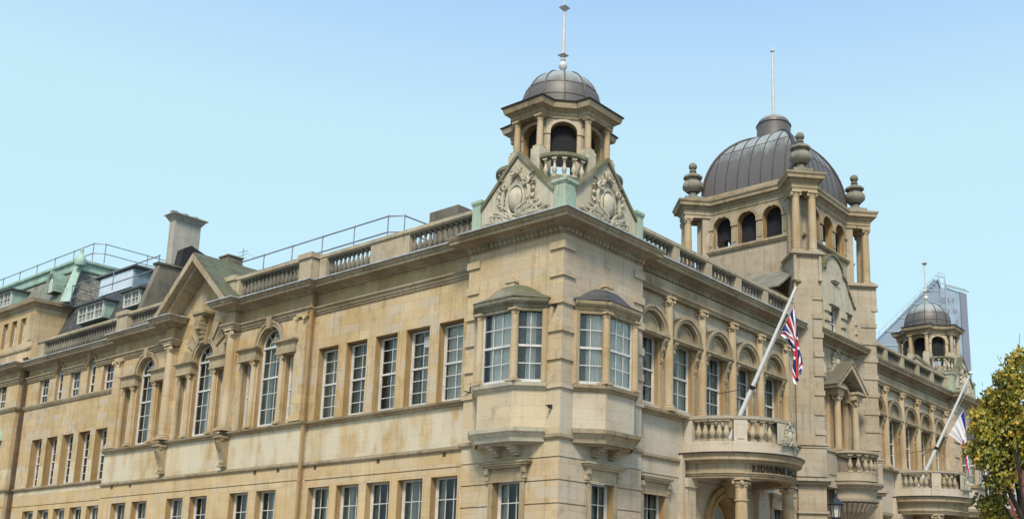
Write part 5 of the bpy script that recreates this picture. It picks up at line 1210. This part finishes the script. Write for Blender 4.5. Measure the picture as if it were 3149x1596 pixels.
def tree(name,base_,height,lean,label,seed,crown_r,zc,nclump,leaf=.11):
    r=random.Random(seed); t=empty(name,base_); tag(t,label,'tree','autumn trees in front of the far wing'); m=M(); tips=[]
    def branch(p,d,l,rad,depth):
        pts=[p]; rr=[rad]; q=p.copy(); dd=d.copy()
        for i in range(5):
            dd=(dd+Vector((r.uniform(-.13,.13),r.uniform(-.13,.13),r.uniform(-.02,.10)))).normalized(); q=q+dd*l/5
            if math.hypot(q.x,q.y)>crown_r*1.05 or q.z>height-.25: break
            pts.append(q.copy()); rr.append(rad*(1-.13*(i+1)))
            if depth<3 and i>=1 and r.random()<.85:
                a=r.uniform(0,2*PI); s_=Vector((math.cos(a),math.sin(a),r.uniform(.5,1.3))).normalized(); branch(q.copy(),(dd*.55+s_*.6).normalized(),l*r.uniform(.45,.68),rad*.5,depth+1)
            if depth>=2: tips.append(q.copy())
        if len(pts)<2: return
        tips.append(pts[-1]); m.tube(pts,rr[:len(pts)],6 if depth>0 else 9)
    branch(Vector((0,0,0)),Vector((lean[0],lean[1],1)).normalized(),height*.62,.15,0)
    for a in range(5): an=a*1.3+seed; branch(Vector((0,0,height*(.16+.05*a))),Vector((math.cos(an)*.55,math.sin(an)*.55,1)).normalized(),height*.5,.07,1)
    m.obj('trunk',BARK,t,smooth=True)
    c=M(); cen=[]
    while len(cen)<nclump//24:
        p=r.choice(tips); zf=(p.z/height-.30)/.70
        if zf<0 or p.z>height*.985: continue
        lim=crown_r*(1.0 if zf<.45 else max(.12,1-((zf-.45)/.58)**1.6)); lim*=r.uniform(.75,1.1)
        if math.hypot(p.x,p.y)<lim: cen.append((p,r.uniform(.10,.24)))
    for k in range(nclump):
        p0,sg_=r.choice(cen); p=p0+Vector((r.gauss(0,sg_),r.gauss(0,sg_),r.gauss(0,sg_*.75)))
        if p.z>height or p.z<height*.25: continue
        mi=0 if r.random()<.55 else (1 if r.random()<(.35+.5*(p.z/height)) else 2)
        for j in range(r.randint(14,26)):
            q=p+Vector((r.gauss(0,.13),r.gauss(0,.13),r.gauss(0,.10))); a=r.uniform(0,2*PI); s_=leaf*r.uniform(.6,1.25)
            n1=Vector((math.cos(a),math.sin(a),r.uniform(-.6,.6))).normalized(); n2=n1.orthogonal().normalized(); n2=(n2*math.cos(a*3)+n1.cross(n2)*math.sin(a*3))
            n3=n1.cross(n2); c.v+=[tuple(q-n2*s_*.5),tuple(q+n3*s_*.32),tuple(q+n2*s_*.6),tuple(q-n3*s_*.32)]; i=len(c.v); c.f.append((i-4,i-3,i-2,i-1)); c.mi.append(mi)
    c.obj('crown',[LEAF1,LEAF2,LEAF3],t,recalc=False); return t
tree('tree',(13.1,-8.15,0),10.2,(-.0,.0),'tall yellowing autumn tree at the right edge with dark bare stems showing',11,1.45,6,1350,.145)
tree('tree',(13.3,-7.35,0),6.3,(-.0,.0),'shorter thinner autumn tree in front of the far balcony',5,.55,4.6,260,.14)
# ================= BACKGROUND BUILDINGS =================
def far_pt(px_,py_,dist):
    X_=(px_-1974.563)/3106.148; Y_=(py_-1183.985)/3106.148; d=Fv+Rv*X_-Uv*Y_; d=d/math.hypot(d.x,d.y); return Vector((-19.635,-17.043,1.6))+d*dist
# glass office tower, about 260 m away: sloping glazed roof on the left, slab on the right
GTm=simple('tower_glass',(.23,.29,.35),.25,.1,var=.06,vs_=.05); GTd=simple('tower_grey_cladding',(.17,.19,.24),.5,var=.1,vs_=.1); GTw=simple('tower_white_frame',(.36,.42,.47),.5)
GTp=simple('tower_pale_glass',(.28,.35,.42),.2,.1,var=.2,vs_=.2)
GT=empty('office_tower',(227,65,0)); tag(GT,'pale blue glass high-rise with a sloping side behind the far cupola','office tower')
fu=Vector((Rv.x,Rv.y,0)).normalized()
FG=Fr((0,0),(fu.x,fu.y),(-fu.y*-1,-fu.x) if False else (fu.y,-fu.x)); 
def G2(px_,py_):   # local (u,z) on the tower's front plane
    p=far_pt(px_,py_,260)-Vector((227,65,0)); return (p.x*fu.x+p.y*fu.y,p.z)
if FG.n.x>0: FG=Fr((0,0),(fu.x,fu.y),(-fu.y,fu.x))
m=M(); pa=G2(2680,1062); pb=G2(2878,866); pc=G2(2881,892); pd=G2(2925,890); 
m.prism(FG,[(pa[0]-6,0),(pd[0]-2,0),(pd[0]-2,pc[1]-1),(pb[0]+.6,pc[1]-.5),(pb[0]+.6,pb[1]),(pb[0]-1,pb[1]),(pa[0],pa[1]),(pa[0]-6,pa[1]-6)],-12,0); m.obj('sloping_block',GTm,GT)
m=M(); m.prism(FG,[(G2(2885,900)[0],0),(G2(2973,907)[0]+.8,0),G2(2973,906),G2(2949,899),G2(2904,889),G2(2885,893)],-14,.5); m.obj('main_block',GTp,GT)
m=M(); m.prism(FG,[(G2(2953,900)[0],0),(G2(2996,1400)[0],0),G2(2972,905),G2(2949,899)],.5,.9); m.obj('side_wall',GTd,GT)
m=M(); 
zt=pb[1]
for k in range(22):
    z=zt-3-k*3.6
    t=(z-pa[1])/(pb[1]-pa[1]); u0=pa[0]+(pb[0]-pa[0])*t if t>0 else pa[0]-6; m.fb(FG,max(u0,pa[0]-6),G2(2885,900)[0],0,.15,z,z+.2)
for k in range(16):
    u=pa[0]+k*1.1
    t=(u-pa[0])/(pb[0]-pa[0]); m.fb(FG,u,u+.08,0,.12,0,pa[1]+(pb[1]-pa[1])*min(1,t)-2.5)
a=FG.p(pa[0]-4,.5,pa[1]-3.8); b=FG.p(pb[0],.5,pb[1]+.3); m.tube([a,b],.09,5); a2=a+Vector((0,0,1.3)); m.tube([a2-(b-a)*.05,b+Vector((0,0,1.2))],.07,5)
for k in range(14): q=a+(b-a)*k/13; m.tube([q,q+Vector((0,0,1.3))],.05,4)
for k in range(6): q=a+(b-a)*(.8+.04*k)+Vector((0,0,1.5)); m.tube([q,q+FG.u*2.0+Vector((0,0,-.6))],.1,4)
m.tube([b,b+FG.u*1.0+Vector((0,0,-4))],.2,4); m.tube([b+FG.u*1.6,b+FG.u*1.9+Vector((0,0,-3.6))],.2,4); m.tube([b+Vector((0,0,.6)),b+FG.u*1.8+Vector((0,0,.2))],.16,4)
c0=FG.p(G2(2904,889)[0],1,G2(2904,886)[1]); c1=FG.p(G2(2980,899)[0],1,G2(2980,898)[1]); m.tube([c0,c1],.15,5)
for k in range(9): q=c0+(c1-c0)*k/8; m.tube([q,q-FG.u*1.5+Vector((0,0,.9))],.1,4)
m.tube([FG.p(G2(2903,889)[0],.7,0),FG.p(G2(2903,889)[0],.7,G2(2903,889)[1])],.22,4); m.obj('white_frame',GTw,GT)
m=M(); r7=random.Random(3)
uA=G2(2887,900)[0]; uB=G2(2902,900)[0]; uC=G2(2906,900)[0]; uD=G2(2947,900)[0]
for k in range(26):
    z=pc[1]-2.5-k*2.9
    for j in range(2): m.fb(FG,uA+.1+j*.62,uA+.55+j*.62,.5,.56,z-1.5,z)
    for j in range(6):
        if r7.random()<.45: m.fb(FG,uC+.15+j*.62,uC+.5+j*.62,.5,.56,z-1.3,z-.2)
m.obj('windows',GTd,GT)
# red brick terrace and pale stone block beyond the far corner
BRK=simple('red_brick',(.24,.065,.035),.85,var=.3,vs_=2,bump=.3)
def block(name,label,o,u,L_,H_,D_,mat,rows,colsn,gr,trimc=WHITE,par=True):
    t=empty(name,(o[0],o[1],0)); tag(t,label,'building',gr); n=(u[1],-u[0]); F=Fr((0,0),u,n); m=M(); hs=[]; bw=L_/colsn
    for r_ in range(rows):
        for c in range(colsn): hs.append((bw*(c+.28),bw*(c+.72),1.0+r_*H_/rows+.4,1.0+r_*H_/rows+H_/rows*.66,.2,False))
    wall(m,F,0,L_,0,H_,0,hs); m.hexa([F.p(a,b,c) for c in(0,H_) for a,b in((0,0),(.01,0),(.01,-D_),(0,-D_))]); m.fb(F,0,L_,-D_,-D_+.1,0,H_); m.obj('wall',[mat,trimc],t)
    k=M()
    for h in hs: 
        a,b,c,d=h[:4]; 
        for q in((a-.14,a),(b,b+.14)): k.fb(F,q[0],q[1],-.15,.06,c-.1,d+.15)
        k.fb(F,a,b,-.15,.06,d,d+.15);  k.fb(F,a-.2,b+.2,-.15,.14,c-.22,c); k.fb(F,(a+b)/2-.04,(a+b)/2+.04,-.15,-.08,c,d); k.fb(F,a,b,-.15,-.08,(c+d)/2-.04,(c+d)/2+.04); k.cut()
    fp_=simple('far_pane',(.10,.12,.14),.1)
    for o_,h in zip(objs(k,'window',trimc,t),hs): g=M(); g.fb(F,h[0],h[1],-.25,-.18,h[2],h[3]); g.obj('pane',fp_,o_)
    q=M(); q.sweep([tuple(F.p(0,-D_,0).xy),tuple(F.p(0,0,0).xy),tuple(F.p(L_,0,0).xy)],[(0,H_-.3),(.3,H_-.2),(.45,H_),(.45,H_+.2),(0,H_+.3)]) ; q.obj('cornice',trimc,t)
    q=M(); q.add([F.p(0,.1,H_+.2),F.p(L_,.1,H_+.2),F.p(L_,-D_,H_+.2),F.p(0,-D_,H_+.2),F.p(0,-D_/2,H_+2.6),F.p(L_,-D_/2,H_+2.6)],((0,1,5,4),(2,3,4,5),(0,4,3),(1,2,5))); q.obj('roof',SLATE,t)
block('brick_terrace','red brick terrace with white window surrounds half hidden behind the trees',(44,5.2),(1,0),46,13.2,9,BRK,4,14,'street beyond the far corner')
block('pale_building','pale cream block with a stepped top behind the far corner gable',(58,16),(1,0),30,21,9,simple('cream_render',(.60,.60,.55),.8,var=.1),6,9,'street beyond the far corner')
# ================= GROUND =================
def ground(name,pl,z,mat):
    m=M(); m.poly([(a,b,z) for a,b in pl]); o=m.obj(name,mat,None,recalc=False); o['kind']='structure'; return o
ASPH=simple('asphalt',(.075,.072,.068),.9,var=.3,vs_=1,bump=.4); PAVE=simple('paving',(.34,.30,.25),.85,var=.2,vs_=2,bump=.2)
ground('ground',[(-900,-900),(900,-900),(900,900),(-900,900)],-.16,simple('town_ground',(.16,.15,.13),.9,var=.3,vs_=.05))
ground('road',[(-60,-40),(110,-40),(110,-8),(-8,-8),(-8,110),(-60,110)],-.12,ASPH)
m=M(); m.box(-5,110,-5,0,-.14,0); m.box(-5,.0,0,110,-.14,-.001); o=m.obj('pavement',PAVE,None); o['kind']='structure'
m=M(); m.box(-5.3,110,-5.3,-5.01,-.14,.003); m.box(-5.3,-5.01,-5.0,110,-.14,.003); o=m.obj('kerb',simple('kerb_stone',(.34,.33,.31),.8),None); o['kind']='structure'
def drop(o):
    for c in list(o.children): drop(c)
    bpy.data.objects.remove(o)
drop(PROTO)
